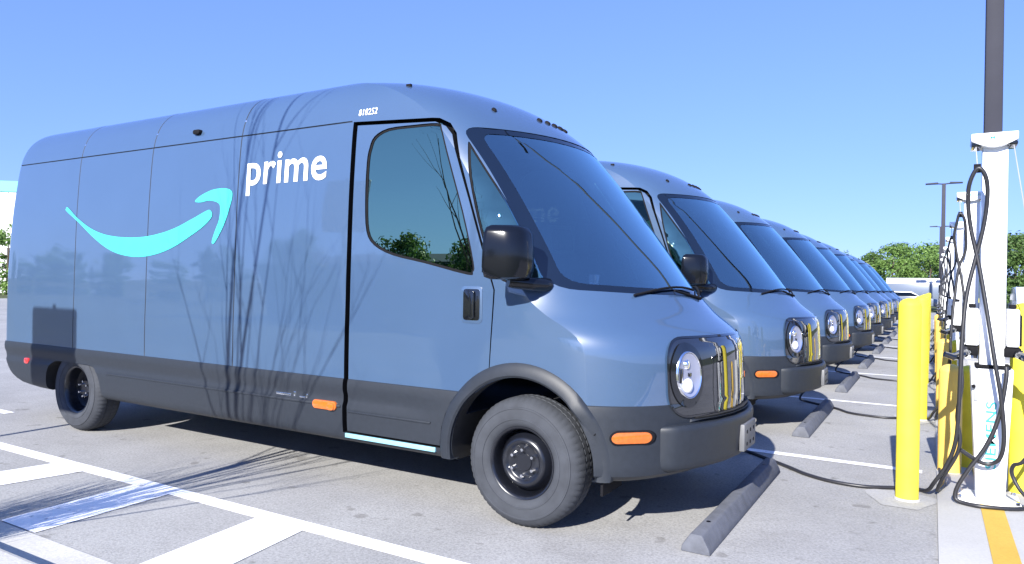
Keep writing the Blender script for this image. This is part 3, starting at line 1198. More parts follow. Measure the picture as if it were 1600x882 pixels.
# front panel, headlights
PANEL = round_poly([(-0.738, 0.695), (0.738, 0.695), (0.738, 1.150), (-0.738, 1.150)], .15, 8)
fp = patch_from_mesh('front_panel', poly_bm(PANEL), M_PANEL, van, 0.008, 'front')
patch_from_mesh('panel_rim', ring_bm(shrink(PANEL, -0.004), shrink(PANEL, 0.008)), M_GLOSSBLACK, fp, 0.012, 'front')
for sgn in (-1, 1):
    hy, hz = sgn * 0.610, 0.935
    bz = patch_from_mesh('headlight', ring_bm(disc_poly(hy, hz, .116, .186), disc_poly(hy, hz, .082, .130)), M_GLOSSBLACK, van, 0.016, 'front')

    def lamp(name, mt_, prof, parent, n=40):
        """Shell over an ellipse; prof: list of (scale, height off the surface)."""
        v, f = [], []
        for i in range(n):
            t = 2 * math.pi * i / n
            for s_, h_ in prof:
                yy, zz = hy + .086 * s_ * math.cos(t), hz + .136 * s_ * math.sin(t)
                v.append((front_x(yy, zz) + h_, yy, zz))
        k = len(prof)
        for i in range(n):
            i2 = (i + 1) % n
            for j in range(k - 1):
                f.append((i * k + j, i2 * k + j, i2 * k + j + 1, i * k + j + 1))
        return MB().add(v, f).build(name, mt_, parent, smooth=True, angle=R(50))
    lamp('light_ring', M_CHROME, [(.93, .018), (.945, .026), (.965, .028), (.985, .026), (1.0, .018)], bz)
    lamp('reflector', M_REFL, [(.92, .024), (.78, .017), (.55, .0135), (.3, .012), (.001, .012)], bz)
    mb = MB().lathe([(.042, -.03), (.042, 0), (.037, .010), (.027, .016), (.014, .020), (1e-4, .022)], 24, 'x', (front_x(hy, hz - .07) + .016, hy, hz - .062))
    mb.build('projector_lens', M_LENS, bz, smooth=True)
    mb = MB().lathe([(.030, -.03), (.030, 0), (.026, .007), (.014, .011), (1e-4, .013)], 24, 'x', (front_x(hy, hz + .07) + .014, hy, hz + .060))
    mb.build('projector_lens', M_CHROME, bz, smooth=True)
    x0 = front_x(hy, hz) + .010
    MB().box(x0, x0 + .016, min(hy, hy - sgn * .072), max(hy, hy - sgn * .072), hz - .010, hz + .012).build('divider_bar', M_GLOSSBLACK, bz, bevel=.003)
    xs_ = front_x(hy + sgn * .05, hz) + .012
    MB().box(xs_, xs_ + .012, min(hy + sgn * .035, hy + sgn * .066), max(hy + sgn * .035, hy + sgn * .066), hz - .045, hz + .04).build('lamp_shield', M_GLOSSBLACK, bz, bevel=.004)

# bumper block with slot above and plate bracket
def bump(nm, ys, zb, zt, xoff, curve, depth, mt_, rad, par):
    secs = []
    for y in ys:
        e = min(1.0, (abs(ys[0]) - abs(y)) / .10)
        e = math.sqrt(max(0.0, 1 - (1 - e) ** 2))
        xo = xoff - curve * y * y
        xi = xo - depth
        xo = xi + (xo - xi) * (0.35 + .65 * e)
        ins = .03 * (1 - e)
        pl = round_poly([(xi, zb + ins), (xo - .02, zb + ins), (xo, zt - ins), (xi, zt - ins)], [0, rad, rad * .7, 0], 4)
        secs.append([(p, y, q) for p, q in pl])
    n = len(secs[0])
    vv = [p for s_ in secs for p in s_]
    ff = [tuple(range(n)), tuple((len(secs) - 1) * n + i for i in range(n))]
    for i in range(len(secs) - 1):
        ff += [(i * n + j, i * n + (j + 1) % n, (i + 1) * n + (j + 1) % n, (i + 1) * n + j) for j in range(n)]
    return MB().add(vv, ff).build(nm, mt_, par, smooth=True, angle=R(45))


yy = [-.79, -.775, -.755, -.73, -.65, -.5, -.3, -.1, .1, .3, .5, .65, .73, .755, .775, .79]
bp_ = bump('bumper', yy, .395, .660, 1.085, .385, .22, M_CLAD, .05, van)
yy2 = [-.60, -.58, -.55, -.4, -.2, 0, .2, .4, .55, .58, .60]
bump('air_intake', yy2, .6605, .694, 1.050, .40, .2, M_WELL, .004, bp_)
bump('intake_rib', yy2, .674, .680, 1.056, .40, .1, M_CLAD, .002, bp_)
pt = MB().box(1.060, 1.093, -.155, .155, .435, .60).build('number_plate_bracket', M_PLATE, bp_, bevel=.006)
for y in (-.09, .0, .09):
    for z in (.475, .55):
        MB().lathe([(.012, 0), (.012, .0025), (1e-4, .0025)], 10, 'x', (1.093, y, z)).build('bolt_hole', M_BLACK, bp_)

# wipers and cowl
for (y0, y1, z1) in ((-.62, .02, 1.425), (.05, .62, 1.43)):
    pts = []
    for t in np.linspace(0, 1, 9):
        y = y0 + (y1 - y0) * t
        z = 1.372 + (z1 - 1.372) * math.sin(t * 2.4) + .012
        pts.append((front_x(y, z) + .018, y, z))
    wb = MB().tube(pts, .008, 6).build('wiper', M_BLACK, van)
    ym = y0 + (y1 - y0) * .5
    MB().tube([(front_x(y1, 1.37) + .02, y1 + .02, 1.365), (front_x(ym, 1.41) + .032, ym, 1.415)], [.012, .007], 6).build('wiper_arm', M_BLACK, wb)

# roof lights along the brow above the windshield
for y in (-.60, -.20, -.10, .0, .10, .20, .60):
    h = BVH.ray_cast(Vector((3, y, 2.60)), Vector((-1, 0, 0)))
    p, nr_ = h[0], h[1]
    q = nr_.to_track_quat('Z', 'Y').to_matrix().to_4x4()
    q.translation = p
    mb = MB().lathe([(.020, -.01), (.020, .006), (.014, .014), (1e-4, .017)], 14)
    mb.v = [tuple(q @ Vector((a * .8, b * 1.3, c_))) for a, b, c_ in mb.v]
    mb.build('roof_light', M_BLACK, van, smooth=True)
for (xx_, yy_) in ((-1.05, -.80),):
    h = BVH.ray_cast(Vector((xx_, yy_, 4)), Vector((0, 0, -1)))
    MB().box(-.02, .02, -.01, .01, -.01, .015).build('roof_sensor', M_BLACK, van, bevel=.003).location = h[0]

# cab furniture behind the glass
db = []
for y in (-.90, -.6, 0, .6, .90):
    c_ = .14 * (y / .9) ** 2
    db.append([(.50 - c_ * 2.2, y, 1.31), (.30 - c_, y, 1.36), (.02 - c_ * .5, y, 1.37), (-.06 - c_ * .5, y, 1.33), (-.08 - c_ * .5, y, 1.05), (.36 - c_, y, .95)])
n = 6
vv = [p for s_ in db for p in s_]
ff = [tuple(range(n)), tuple(4 * n + i for i in range(n))]
for i in range(4):
    ff += [(i * n + j, i * n + (j + 1) % n, (i + 1) * n + (j + 1) % n, (i + 1) * n + j) for j in range(n)]
dash = MB().add(vv, ff).build('dashboard', M_INNER, van, bevel=.02)
MB().box(-.10, -.08, .10, .42, 1.30, 1.52).build('screen', M_GLOSSBLACK, dash, bevel=.006)
pap = MB()
pap.add([(.25, -.55, 1.375), (.40, -.30, 1.365), (.30, -.18, 1.40), (.16, -.42, 1.46)], [(0, 1, 2, 3)])
pap.build('paper_sheet', M_WHITEP, dash)
sw = MB()
for i in range(24):
    pass
tor = []
for i in range(25):
    a = 2 * math.pi * i / 24
    tor.append((-.24 + .10 * math.sin(a), .45 + .19 * math.cos(a), 1.36 + .16 * math.sin(a)))
sw.tube(tor, .016, 8, cap=False)
sw.tube([(-.24, .45, 1.36), (-.05, .45, 1.25)], .035, 8)
sw.tube([(-.24, .27, 1.36), (-.24, .63, 1.36)], .018, 6)
sw.build('steering_wheel', M_BLACK, van, smooth=True)
for y in (-.48, .45):
    st = MB().box(-.95, -.45, y - .25, y + .25, .85, 1.0).build('seat', M_SEAT, van, bevel=.05)
    MB().prism(round_poly([(-.98, .98), (-.82, .98), (-.98, 1.72), (-1.09, 1.72)], .04, 3), 1, y - .24, y + .24).build('backrest', M_SEAT, st, bevel=.03)
    MB().prism(round_poly([(-1.07, 1.75), (-.97, 1.75), (-1.0, 1.95), (-1.09, 1.95)], .03, 3), 1, y - .13, y + .13).build('headrest', M_SEAT, st, bevel=.03)
MB().box(-1.29, -1.22, -.91, .91, 2.05, 2.50).build('overhead_shelf', M_LINER, van, bevel=.03)
MB().box(-1.295, -.72, -.78, .78, 2.535, 2.55).build('headliner', M_LINER, van)
MB().box(-1.297, -1.285, -.35, .40, .7, 2.0).build('bulkhead_door', M_LINER, van, bevel=.004)
bpy.context.view_layer.update()

# ---- the row: copies of the van and of all its parts
index_kids()
ABOUT = ['', 'blue-grey delivery van second in the row, its side shaded by the nearest van', 'blue-grey delivery van third in the charging row', 'blue-grey delivery van fourth in the charging row', 'blue-grey delivery van fifth in the charging row',
         'blue-grey delivery van sixth in the charging row', 'blue-grey delivery van seventh in the charging row', 'blue-grey delivery van eighth in the charging row', 'farthest blue-grey delivery van, only its nose showing at the row end']
DX = [0, 0.02, -0.03, 0.03, 0.0, 0.04, -0.02, 0.03, 0.0]
RZ = [0, .25, -.3, .2, -.15, .35, -.2, .1, 0]
for k in range(1, NVAN):
    c_ = copy_tree(van)
    c_.location = (DX[k], PITCH_Y * k, 0)
    c_.rotation_euler.z = R(RZ[k])
    tag(c_, ABOUT[k])

# ------------------------------------------------------------------ chargers and bollards
def charger(k):
    t = empty('charging_station', (0, PITCH_Y * k, 0))
    X0, X1, Y0, Y1 = 2.352, 2.500, 1.19, 1.32
    col = MB().box(X0, X1, Y0, Y1, .93, 2.44).build('column', M_WHITE, t, bevel=.012)
    lower = MB()
    v = []
    for z, a, b in ((.03, 2.345, 2.510), (.925, 2.302, 2.548)):
        v += [(a, 1.165, z), (b, 1.165, z), (b, 1.345, z), (a, 1.345, z)]
    lower.add(v, [(0, 1, 2, 3), (4, 5, 6, 7)] + [(i, (i + 1) % 4, 4 + (i + 1) % 4, 4 + i) for i in range(4)])
    cab = lower.build('cabinet', M_WHITE, t, bevel=.012)
    MB().box(2.225, 2.60, 1.10, 1.42, .0145, .032).build('base_plate', M_WHITE, t, bevel=.004)
    for bx_, by_ in ((2.25, 1.125), (2.575, 1.125), (2.25, 1.395), (2.575, 1.395)):
        MB().lathe([(1e-4, .058), (.012, .056), (.014, .05), (.014, .032)], 8, 'z', (bx_, by_, 0)).build('anchor_bolt', M_NUT, t)
    # head sign with a bowed lower edge and dark ends
    pl = [(2.284, 2.520), (2.284, 2.468)] + [(2.284 + .266 * i / 12, 2.468 - .045 * math.sin(math.pi * i / 12)) for i in range(1, 12)] + [(2.550, 2.468), (2.550, 2.520)]
    hs = MB().prism(pl, 1, 1.13, 1.36).build('head_sign', M_WHITE, t, bevel=.006)
    for a, b in ((2.284, 2.345), (2.490, 2.550)):
        MB().box(a, b, 1.15, 1.34, 2.432, 2.462).build('cable_outlet', M_GLOSSBLACK, hs, bevel=.01)
    bm = fit_bm(text_bm('SIEMENS', .01), 2.335, 2.50, 2.475, 2.497)
    me = bpy.data.meshes.new('lettering')
    for v_ in bm.verts:
        v_.co = Vector((v_.co.x, 1.1285, v_.co.y))
    bm.to_mesh(me)
    bm.free()
    me.materials.append(M_TEAL)
    link(bpy.data.objects.new('lettering', me), hs)
    bm = fit_bm(text_bm('SIEMENS', .016, 1.05), 0.245, 0.700, 2.400, 2.462)
    me = bpy.data.meshes.new('lettering')
    for v_ in bm.verts:
        v_.co = Vector((4.855 - v_.co.y, 1.1625, v_.co.x))
    bm.to_mesh(me)
    bm.free()
    me.materials.append(M_TEAL)
    link(bpy.data.objects.new('lettering', me), cab)
    # connector boxes on both sides and their holsters
    for a, b in ((2.268, 2.349), (2.503, 2.575)):
        bx = MB().box(a, b, 1.15, 1.34, 1.075, 1.33).build('connector_box', M_WHITE, t, bevel=.014)
        MB().box(a - .012, b - .002 if a < 2.4 else b + .012, 1.17, 1.33, 1.005, 1.072).build('holster', M_BLACK, bx, bevel=.012)
        MB().box(a - .016 if a < 2.4 else b + .002, a - .002 if a < 2.4 else b + .016, 1.20, 1.30, 1.08, 1.29).build('side_rail', M_BLACK, bx, bevel=.003)
        MB().box((a + b) / 2 - .02, (a + b) / 2 + .02, 1.19, 1.27, 1.332, 1.36).build('latch', M_BLACK, bx, bevel=.006)
    MB().box(2.33, 2.53, 1.15, 1.335, .926, .948).build('collar', M_BLACK, t, bevel=.005)
    for s_, a in ((-1, 2.285), (1, 2.565)):
        MB().tube([(a, 1.16, 1.03), (a + s_ * .03, 1.08, 1.02), (a + s_ * .09, 1.02, 1.0), (a + s_ * .14, 1.0, 1.02)], [.026, .03, .024, .018], 10).build('connector', M_GLOSSBLACK, t, smooth=True)
    lk = MB().box(2.322, 2.345, 1.150, 1.166, .70, .92).build('key_bracket', M_GREYP, cab, bevel=.003)
    MB().lathe([(1e-4, -.02), (.012, -.02), (.012, 0)], 10, 'y', (2.320, 1.15, .80)).build('lock', M_BLACK, cab)
    return t


def cable(pts, r, parent, name='cable'):
    return MB().tube(catmull(pts, 6), r, 8).build(name, M_CABLE, parent, smooth=True, angle=R(60))


def charger_cables(t, seed):
    rg = random.Random(seed)
    j = (lambda a: rg.uniform(-a, a)) if seed else (lambda a: 0.0)
    L1 = [(2.248, .375), (2.359, .303), (2.423, .299), (2.472, .353), (2.488, .492), (2.467, .746), (2.428, 1.0), (2.392, 1.256), (2.34, 1.601), (2.289, 1.862), (2.269, 2.038), (2.274, 2.168), (2.317, 2.266), (2.361, 2.216), (2.377, 2.098), (2.362, 1.904), (2.321, 1.688), (2.27, 1.426), (2.248, 1.162), (2.24, .899), (2.233, .636), (2.217, .415), (2.17, .254)]
    n = len(L1)
    p3 = [(a + j(.012), 1.045 + .035 * math.sin(i * .9), b + (j(.02) if 2 < i < n - 2 else 0)) for i, (a, b) in enumerate(L1)]
    # down to the lot, then over the asphalt to the van's nose
    p3 += [(2.10, 1.10, .12), (2.06, 1.20, .035), (2.00, 1.27, .014), (1.863, 1.227, .014), (1.662, 1.129 + j(.1), .014), (1.447, 1.144 + j(.15), .014), (1.255, 1.249 + j(.1), .014), (1.10, 1.40, .016), (0.906, 1.591, .014), (0.72, 1.75, .016), (.66, 1.60, .06), (.75, 1.2, .20), (.93, .70, .36), (.97, .45, .44)]
    cable(p3, .0135, t)
    MB().lathe([(.030, -.02), (.030, .02)], 12, 'x', (2.317, 1.045, 2.270)).build('hanger', M_BLACK, t)
    MB().tube([(2.317, 1.045, 2.28), (2.312, 1.16, 2.435)], .004, 6).build('hanger_wire', M_GREYP, t)
    L2 = [(2.496, 1.07, .95), (2.496, 1.06, .87), (2.46, 1.05, .62), (2.392, 1.045, .419), (2.304, 1.04, .265), (2.239, 1.035, .138), (2.222, 1.03, .055), (2.262, 1.015, .030), (2.391, .985, .030), (2.60, 1.08, .030), (2.75, 1.35, .03), (2.80, 1.9, .03)]
    cable([(a + j(.01), b, c_) for a, b, c_ in L2], .0135, t)
    cable([(2.27, 1.13, 1.06), (2.245, 1.07, .98), (2.250, 1.06, .80), (2.225, 1.055, .60), (2.245, 1.05, .45), (2.225, 1.06, .33), (2.15, 1.10, .16), (2.12, 1.22, .04), (2.16, 1.5, .03), (2.14, 2.0, .03)], .0125, t)
    cable([(2.58, 1.13, 1.05), (2.66, 1.05, .95), (2.70, 1.02, .6), (2.60, 1.03, .36), (2.545, 1.06, .31), (2.54, 1.08, .24), (2.60, 1.06, .13), (2.72, 1.1, .05), (2.85, 1.4, .03)], .0125, t)
    # guy wire from the head sign
    MB().tube([(2.525, 1.16, 2.435), (2.60, 1.12, 1.9), (2.645, 1.1, 1.45)], .0035, 6).build('retractor_wire', M_GREYP, t)


ct = charger(0)
charger_cables(ct, 0)
tag(ct, 'white charging station with looping black cables nearest the camera, SIEMENS down its front', 'charging station', 'charging stations along the concrete strip')
bpy.context.view_layer.update()
ch0 = charger(1)
ch0.location = (0, 0, 0)
charger_cables(ch0, 5)
bpy.context.view_layer.update()
index_kids()
for k in range(1, 7):
    o = ch0 if k == 1 else copy_tree(ch0)
    o.location = (0.0, PITCH_Y * k - (.25 if k == 1 else 0), 0)
    tag(o, 'white charging station with black cables, %s along the strip from the camera' % ORD[k], 'charging station', 'charging stations along the concrete strip')


def bollard(x, y, h, r, material, label, group='yellow bollards guarding the chargers'):
    mb = MB()
    prof = [(r, 0.0), (r, h - r * .75)] + [(r * math.cos(a), h - r * .75 + r * .75 * math.sin(a)) for a in np.linspace(.15, math.pi / 2 - .02, 8)]
    mb.lathe(prof, 28, 'z')
    o = mb.build('bollard', material, None, smooth=True, angle=R(50))
    o.location = (x, y, 0)
    MB().lathe([(r + .002, .0), (r + .010, .0), (r + .008, .012), (r + .002, .014)], 28, 'z', (0, 0, .002)).build('base_ring', M_GUTTER, o)
    return tag(o, label, 'bollard', group)


for k in range(0, 8):
    w_ = ORD[k]
    bollard(1.938 + (.03 if k else 0), 0.995 + PITCH_Y * k, 1.39, .0715, M_YELLOW, 'tall yellow bollard on the asphalt edge, %s from the camera' % w_)
    sheet('patch', [(1.90 + (.20 + .05 * math.sin(3 * a + k)) * math.cos(a), .96 + PITCH_Y * k + (.27 + .06 * math.cos(2 * a + 1.7 * k)) * math.sin(a)) for a in np.linspace(0, 2 * math.pi, 28)[:-1]], .0035, M_PATCH, lot)
    if k < 5:
        bollard(2.205, 2.02 + PITCH_Y * k, .865, .082, M_OCHRE, 'short ochre bollard behind the %s charging station, left side' % w_)
        bollard(2.345, 2.30 + PITCH_Y * k, .84, .082, M_YELLOW, 'short yellow bollard directly behind the %s charging station' % w_)
        bollard(2.640, 1.62 + PITCH_Y * k, 1.37, .082, M_YELLOW, 'tall yellow bollard right of the %s charging station' % w_)

# ------------------------------------------------------------------ lamp posts
def lamp_post(x, y, h, half, label):
    t = empty('lamp_post', (x, y, 0))
    b = half
    v = []
    for z, s_ in ((.75, 1.0), (h, .82)):
        v += [(-b * s_, -b * s_, z), (b * s_, -b * s_, z), (b * s_, b * s_, z), (-b * s_, b * s_, z)]
    MB().add(v, [(0, 1, 2, 3), (4, 5, 6, 7)] + [(i, (i + 1) % 4, 4 + (i + 1) % 4, 4 + i) for i in range(4)]).build('pole', M_POLE, t, bevel=.012)
    MB().lathe([(1e-4, .75), (.24, .75), (.26, .72), (.26, 0.0)], 24, 'z').build('concrete_base', M_CONC, t, smooth=True)
    for s_ in (-1, 1):
        arm = MB().tube([(0, 0, h - .05), (s_ * .35, 0, h)], .04, 8).build('arm', M_POLE, t)
        MB().prism([(s_ * .30, h - .03), (s_ * 1.05, h - .03), (s_ * 1.05, h + .04), (s_ * .35, h + .08)], 1, -.17, .17).build('lamp_head', M_POLE, arm, bevel=.015)
    return tag(t, label, 'lamp post', 'lamp posts along the lot')


lamp_post(2.575, 4.05, 12.5, .080, 'tall dark square lamp post rising behind the nearest charging station')
lamp_post(2.63, 50.0, 8.55, .13, 'distant lamp post with two level arms above the treeline')
lamp_post(2.78, 86.0, 8.55, .13, 'farthest small lamp post with two arms, lower against the trees')

# ------------------------------------------------------------------ far vehicles
def far_van(loc, rot, L_, W_, H_, paint, label, boxy=True):
    t = empty('parked_van', loc)
    t.rotation_euler.z = rot
    zb = .35
    if boxy:
        prof = [(-L_ / 2, zb), (L_ / 2, zb), (L_ / 2, zb + .75), (L_ / 2 - .15, zb + .95), (L_ / 2 - .75, H_ - .25), (L_ / 2 - 1.1, H_), (-L_ / 2, H_)]
    else:
        prof = [(-L_ / 2, zb), (L_ / 2, zb), (L_ / 2, zb + .5), (L_ / 2 - 1.1, zb + .65), (L_ / 2 - 1.8, H_), (-L_ / 2 + .6, H_), (-L_ / 2, zb + .7)]
    MB().prism(prof, 1, -W_ / 2, W_ / 2).build('body', paint, t, bevel=.06)
    if boxy:
        MB().box(-L_ / 2 + .03, L_ / 2 - .25, -W_ / 2 - .012, W_ / 2 + .012, zb + .05, zb + 1.68).build('lower_panel', M_BVAN, t, bevel=.01)
    for s_ in (-1, 1):
        if boxy:
            wp = [(L_ / 2 - 1.7, zb + 1.0), (L_ / 2 - .42, zb + 1.0), (L_ / 2 - .75, zb + 1.62), (L_ / 2 - 1.7, zb + 1.62)]
        else:
            wp = [(-L_ / 2 + .4, zb + .72), (L_ / 2 - 1.3, zb + .72), (L_ / 2 - 1.85, H_ - .1), (-L_ / 2 + .75, H_ - .1)]
        MB().prism(wp, 1, s_ * (W_ / 2 - .02), s_ * (W_ / 2 + .018)).build('side_window', M_FRIT, t)
        for wx in (-L_ / 2 + 1.0, L_ / 2 - .95):
            MB().lathe([(1e-4, .0), (.2, .0), (.22, .02), (.34, .02), (.36, -.02), (.36, -.2)], 20, 'y', (wx, s_ * (W_ / 2 - .1), .36)).build('wheel', M_TYRE, t)
    xw = L_ / 2 - .42 if boxy else L_ / 2 - 1.42
    wx0, wz0, wx1, wz1 = (L_ / 2 - .19, zb + 1.0, L_ / 2 - .70, H_ - .32) if boxy else (L_ / 2 - 1.14, zb + .70, L_ / 2 - 1.74, H_ - .08)
    mesh_obj('windshield', [(wx0 + .012, -W_ / 2 + .12, wz0), (wx0 + .012, W_ / 2 - .12, wz0), (wx1 + .012, W_ / 2 - .2, wz1), (wx1 + .012, -W_ / 2 + .2, wz1)], [(0, 1, 2, 3)], M_FRIT, t)
    return tag(t, label, 'van' if boxy else 'car', 'vehicles parked beyond the row')


far_van((1.5, 62, 0), R(0), 5.4, 2.0, 2.50, M_WVAN, 'white and grey van parked crossways beyond the row end')
far_van((0.3, 56.8, 0), R(0), 4.5, 1.8, 1.45, M_BVAN, 'grey-blue car parked in front of the far white van', False)
far_van((6.6, 40.5, 0), R(90), 4.6, 1.9, 1.75, M_WVAN, 'pale car at the right edge past the charging strip', False)

# ------------------------------------------------------------------ trees
def crown_mesh(name, seed, h, rad, nclump, nleaf, leaf, material, low=.22):
    rg = random.Random(seed)
    v, f = [], []
    lobes = []
    for i in range(nclump):
        t = rg.random()
        z = h * (low + (1 - low) * t)
        rr = rad * math.sqrt(max(.05, math.sin(math.pi * min(1, .12 + .86 * t)))) * math.sqrt(rg.random())
        a = rg.uniform(0, 6.283)
        lobes.append((rr * math.cos(a), rr * math.sin(a), z, rad * rg.uniform(.20, .42)))
    for (cx, cy, cz, lr) in lobes:
        for q in range(nleaf):
            d = Vector((rg.gauss(0, 1), rg.gauss(0, 1), rg.gauss(0, .8))).normalized() * lr * rg.uniform(.45, 1.08)
            p = Vector((cx, cy, cz)) + d
            nrm = (d.normalized() + Vector((rg.uniform(-.8, .8), rg.uniform(-.8, .8), rg.uniform(-.3, .9)))).normalized()
            t1 = nrm.orthogonal().normalized()
            t1.rotate(Matrix.Rotation(rg.uniform(0, 6.28), 3, nrm))
            t2 = nrm.cross(t1)
            s1, s2 = leaf * rg.uniform(.6, 1.4), leaf * rg.uniform(.35, .8)
            k = len(v)
            v += [p - t1 * s1, p + t2 * s2, p + t1 * s1, p - t2 * s2]
            f.append((k, k + 1, k + 2, k + 3))
    me = bpy.data.meshes.new(name)
    me.from_pydata([tuple(a) for a in v], [], f)
    me.materials.append(material)
    return me


def trunk_mesh(seed, h, r):
    rg = random.Random(seed)
    mb = MB()
    pts = [(0, 0, -.1), (rg.uniform(-.1, .1), rg.uniform(-.1, .1), h * .3), (rg.uniform(-.25, .25), rg.uniform(-.25, .25), h * .62), (rg.uniform(-.3, .3), rg.uniform(-.3, .3), h * .88)]
    mb.tube(pts, [r, r * .8, r * .5, r * .15], 8)
    for i in range(7):
        z = h * rg.uniform(.25, .7)
        a = rg.uniform(0, 6.28)
        L_ = h * rg.uniform(.15, .30)
        mb.tube([(0, 0, z), (math.cos(a) * L_ * .5, math.sin(a) * L_ * .5, z + L_ * .35), (math.cos(a) * L_, math.sin(a) * L_, z + L_ * .8)], [r * .4, r * .25, r * .08], 6)
    me = bpy.data.meshes.new('trunk')
    me.from_pydata(mb.v, [], mb.f)
    me.materials.append(M_BARK)
    me.shade_smooth()
    return me


KINDS = []
for s_, h, rad, mt_ in ((1, 7.6, 2.6, M_LEAF), (2, 7.0, 2.9, M_LEAF), (3, 8.2, 2.5, M_LEAFD), (4, 6.4, 2.7, M_LEAF), (5, 7.8, 3.0, M_LEAFD)):
    KINDS.append((crown_mesh('crown', s_, h, rad, 44, 80, .17, mt_, .08), trunk_mesh(s_ + 10, h, .16)))


def tree(loc, kind, sc, label, group=None, rot=0.0, name='tree'):
    t = empty(name, loc)
    t.scale = (sc, sc, sc * (.86 + .22 * ((abs(loc[0]) * 7.31 + abs(loc[1]) * 3.17) % 1.0)))
    t.rotation_euler.z = rot
    for nm, me in zip(('crown', 'trunk'), kind):
        link(bpy.data.objects.new(nm, me), t)
    return tag(t, label, 'tree', group)


rg = random.Random(11)
for row, (y, n, x0, x1, sc) in enumerate(((100, 12, -34, 6, .88), (108, 12, -36, 8, 1.0), (117, 11, -38, 9, 1.12))):
    for i in range(n):
        x = x0 + (x1 - x0) * (i + rg.uniform(.2, .8)) / n
        tree((x, y + rg.uniform(-3, 3), -.02), KINDS[rg.choice((0, 1, 3, 0, 1, 2, 4))], sc * rg.uniform(.85, 1.12), 'leafy green tree in the treeline behind the far end of the row', 'treeline behind the row', rg.uniform(0, 6.28))
for i, (x, y, sc) in enumerate(((9.0, 80, .92), (12.5, 84, .98), (15.5, 79, .9), (19, 86, 1.0), (11, 93, 1.08), (7.2, 92, .9), (24, 84, 1.0))):
    tree((x, y, -.02), KINDS[(2, 4)[i % 2]], sc, 'darker green tree at the right edge behind the charging stations', 'dark trees at the right edge', i * 1.3)
pale = (crown_mesh('crown', 31, 4.6, .9, 18, 40, .13, M_LEAFY, .05), trunk_mesh(77, 4.6, .07))
tree((-3.6, 76, -.02), pale, 1.0, 'pale yellow-green sapling in front of the far treeline', None, .5)
# trees by the white building
for i, (x, y, sc) in enumerate(((-55.5, 21.2, .62), (-57.5, 17.5, .5))):
    tree((x, y, -.02), KINDS[i], sc, ('small tree in front of the white building at the left edge', 'lower bushy tree farther left by the white building')[i], None, i * 2.0)

# ------------------------------------------------------------------ the white building at the left edge
b = empty('warehouse', (-68.9, 33.9, 0))
b.rotation_euler.z = R(35)
tag(b, 'big white warehouse with a turquoise band along its roof at the left edge', 'building')
for i in range(12):
    MB().box(-24 + i * 4 + .02, -24 + i * 4 + 3.98, -12, 12, -.02, 8.1).build('wall_panel', M_BWALL, b)
MB().box(-24.1, 24.1, -12.1, 12.1, 8.1, 8.95).build('roof_band', M_BTEAL, b)
for i in range(10):
    MB().box(-22 + i * 4.4, -19 + i * 4.4, -12.06, -11.95, .9, 3.6).build('dock_door', M_BDARK, b)

# ------------------------------------------------------------------ behind the camera: what shades the van and shows in its paint
# roadside sign whose panel shades the rear of the nearest van
t = empty('road_sign', (-4.88, -4.62, .085))
MB().box(-.028, .028, -.028, .028, 0, 3.13).build('post', M_SIGNBACK, t, bevel=.004)
MB().prism(round_poly([(-.39, 2.14), (.39, 2.14), (.39, 3.09), (-.39, 3.09)], .04, 4), 1, .03, .036).build('sign_panel', M_SIGNBACK, t)
tag(t, 'plain sign on a post behind the kerb, shading the rear of the nearest van', 'sign')


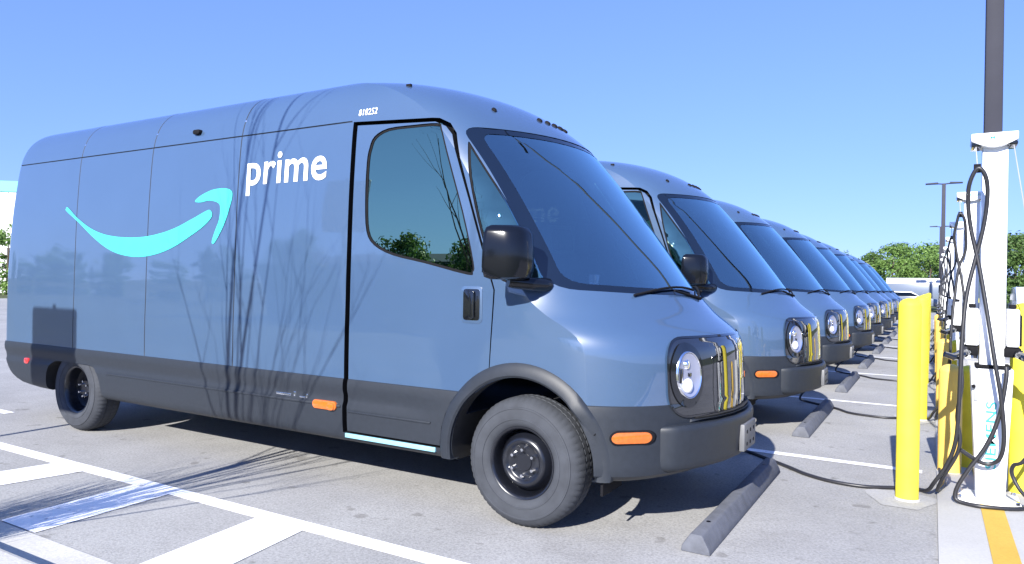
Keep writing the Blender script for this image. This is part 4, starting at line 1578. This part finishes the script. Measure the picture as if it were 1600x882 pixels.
# bare young tree on the verge, its shadow falls over the hatch and up the van
def bare_tree(seed):
    rg = random.Random(seed)
    mb = MB()

    def branch(p, d, r, L_, depth):
        n = 6
        pts, rad = [p.copy()], [r]
        for i in range(n):
            d = (d + Vector((rg.uniform(-.09, .09), rg.uniform(-.09, .09), .04))).normalized()
            p = p + d * (L_ / n)
            pts.append(p.copy())
            rad.append(r * (1 - .78 * (i + 1) / n))
        mb.tube(pts, rad, 7 if depth < 1 else 5, cap=False)
        if depth < 3:
            for i in range(1, n + 1):
                for q in range(1 if rg.random() < (.5, .6, .5)[depth] else 0):
                    a = rg.uniform(0, 6.28)
                    sp = rg.uniform(.35, .8)
                    nd = (d + Vector((math.cos(a) * sp, math.sin(a) * sp, rg.uniform(-.1, .3)))).normalized()
                    branch(pts[i].copy(), nd, rad[i] * .5 + .001, L_ * rg.uniform(.30, .55), depth + 1)
    mb.tube([(0, 0, -.1), (0, 0, .35), (.01, 0, .8)], [.075, .062, .050], 10)
    for (dx, dy, L_, r_) in ((-.005, 0.0, 4.8, .024), (.03, .03, 4.6, .026), (.07, -.05, 4.0, .014), (.14, .06, 3.3, .013), (.34, .04, 2.5, .013), (.62, .02, 2.3, .012), (.48, .06, 2.0, .010), (.40, -.05, 2.2, .010), (.80, .03, 1.9, .010), (.24, .05, 2.9, .011), (.55, -.04, 1.7, .009), (-.06, .05, 1.8, .008)):
        branch(Vector((0, 0, .55 + rg.uniform(0, .4))), Vector((dx, dy, 1)).normalized(), r_, L_, 1)
    # low twiggy shrub growth round the foot
    for i in range(150):
        a = rg.uniform(0, 6.28)
        q = rg.uniform(.05, .22)
        branch(Vector((-.12 + math.cos(a) * q, math.sin(a) * q * .6, .02)), Vector((math.cos(a) * rg.uniform(.0, .18), math.sin(a) * .1, 1)).normalized(), .008, rg.uniform(.75, 1.40), 2)
    me = bpy.data.meshes.new('trunk')
    me.from_pydata(mb.v, [], mb.f)
    me.materials.append(M_BARK)
    me.shade_smooth()
    return me


t = empty('bare_tree', (-2.38, -4.05, .085))
link(bpy.data.objects.new('trunk', bare_tree(5)), t)
tag(t, 'bare many-stemmed young tree on the verge, its shadow climbing the nearest van', 'tree')

# distant trees and a dark low building across the grass, seen only as reflections in the van side
for i in range(30):
    x = -205 + i * 7.0 + rg.uniform(-2, 2)
    tree((x, -60 - rg.uniform(0, 12), -.02), KINDS[rg.choice((2, 4, 2, 0))], rg.uniform(.75, 1.15), 'dark tree across the grass, mirrored in the side of the nearest van', 'trees mirrored in the van side', rg.uniform(0, 6.28))
for i, (x, y, sc) in enumerate(((-13.0, -20.5, .42), (-14.2, -21.5, .45), (-15.0, -20, .40), (-17.4, -21, .36), (-18.3, -22, .38), (-11.5, -20, .40), (-13.2, -22, .46), (-16.0, -20.5, .40), (-19.0, -23, .52), (-22.5, -21, .42), (-27, -24, .55))):
    tree((x, y, .08), KINDS[(2, 4)[i % 2]], sc, 'low bushy tree near the dark building, mirrored in the door window', 'bushy trees mirrored in the door window', i * 1.1)
b = empty('storage_building', (-26, -31, 0))
MB().box(-7, 7, -4, 4, -.02, 3.4).build('wall', M_BDARK, b)
MB().prism([(-4.3, 3.4), (4.3, 3.4), (4.3, 3.55), (0, 4.3), (-4.3, 3.55)], 0, -7.3, 7.3).build('roof', M_BDARK, b)
tag(b, 'dark low building across the grass, mirrored in the van window', 'building')
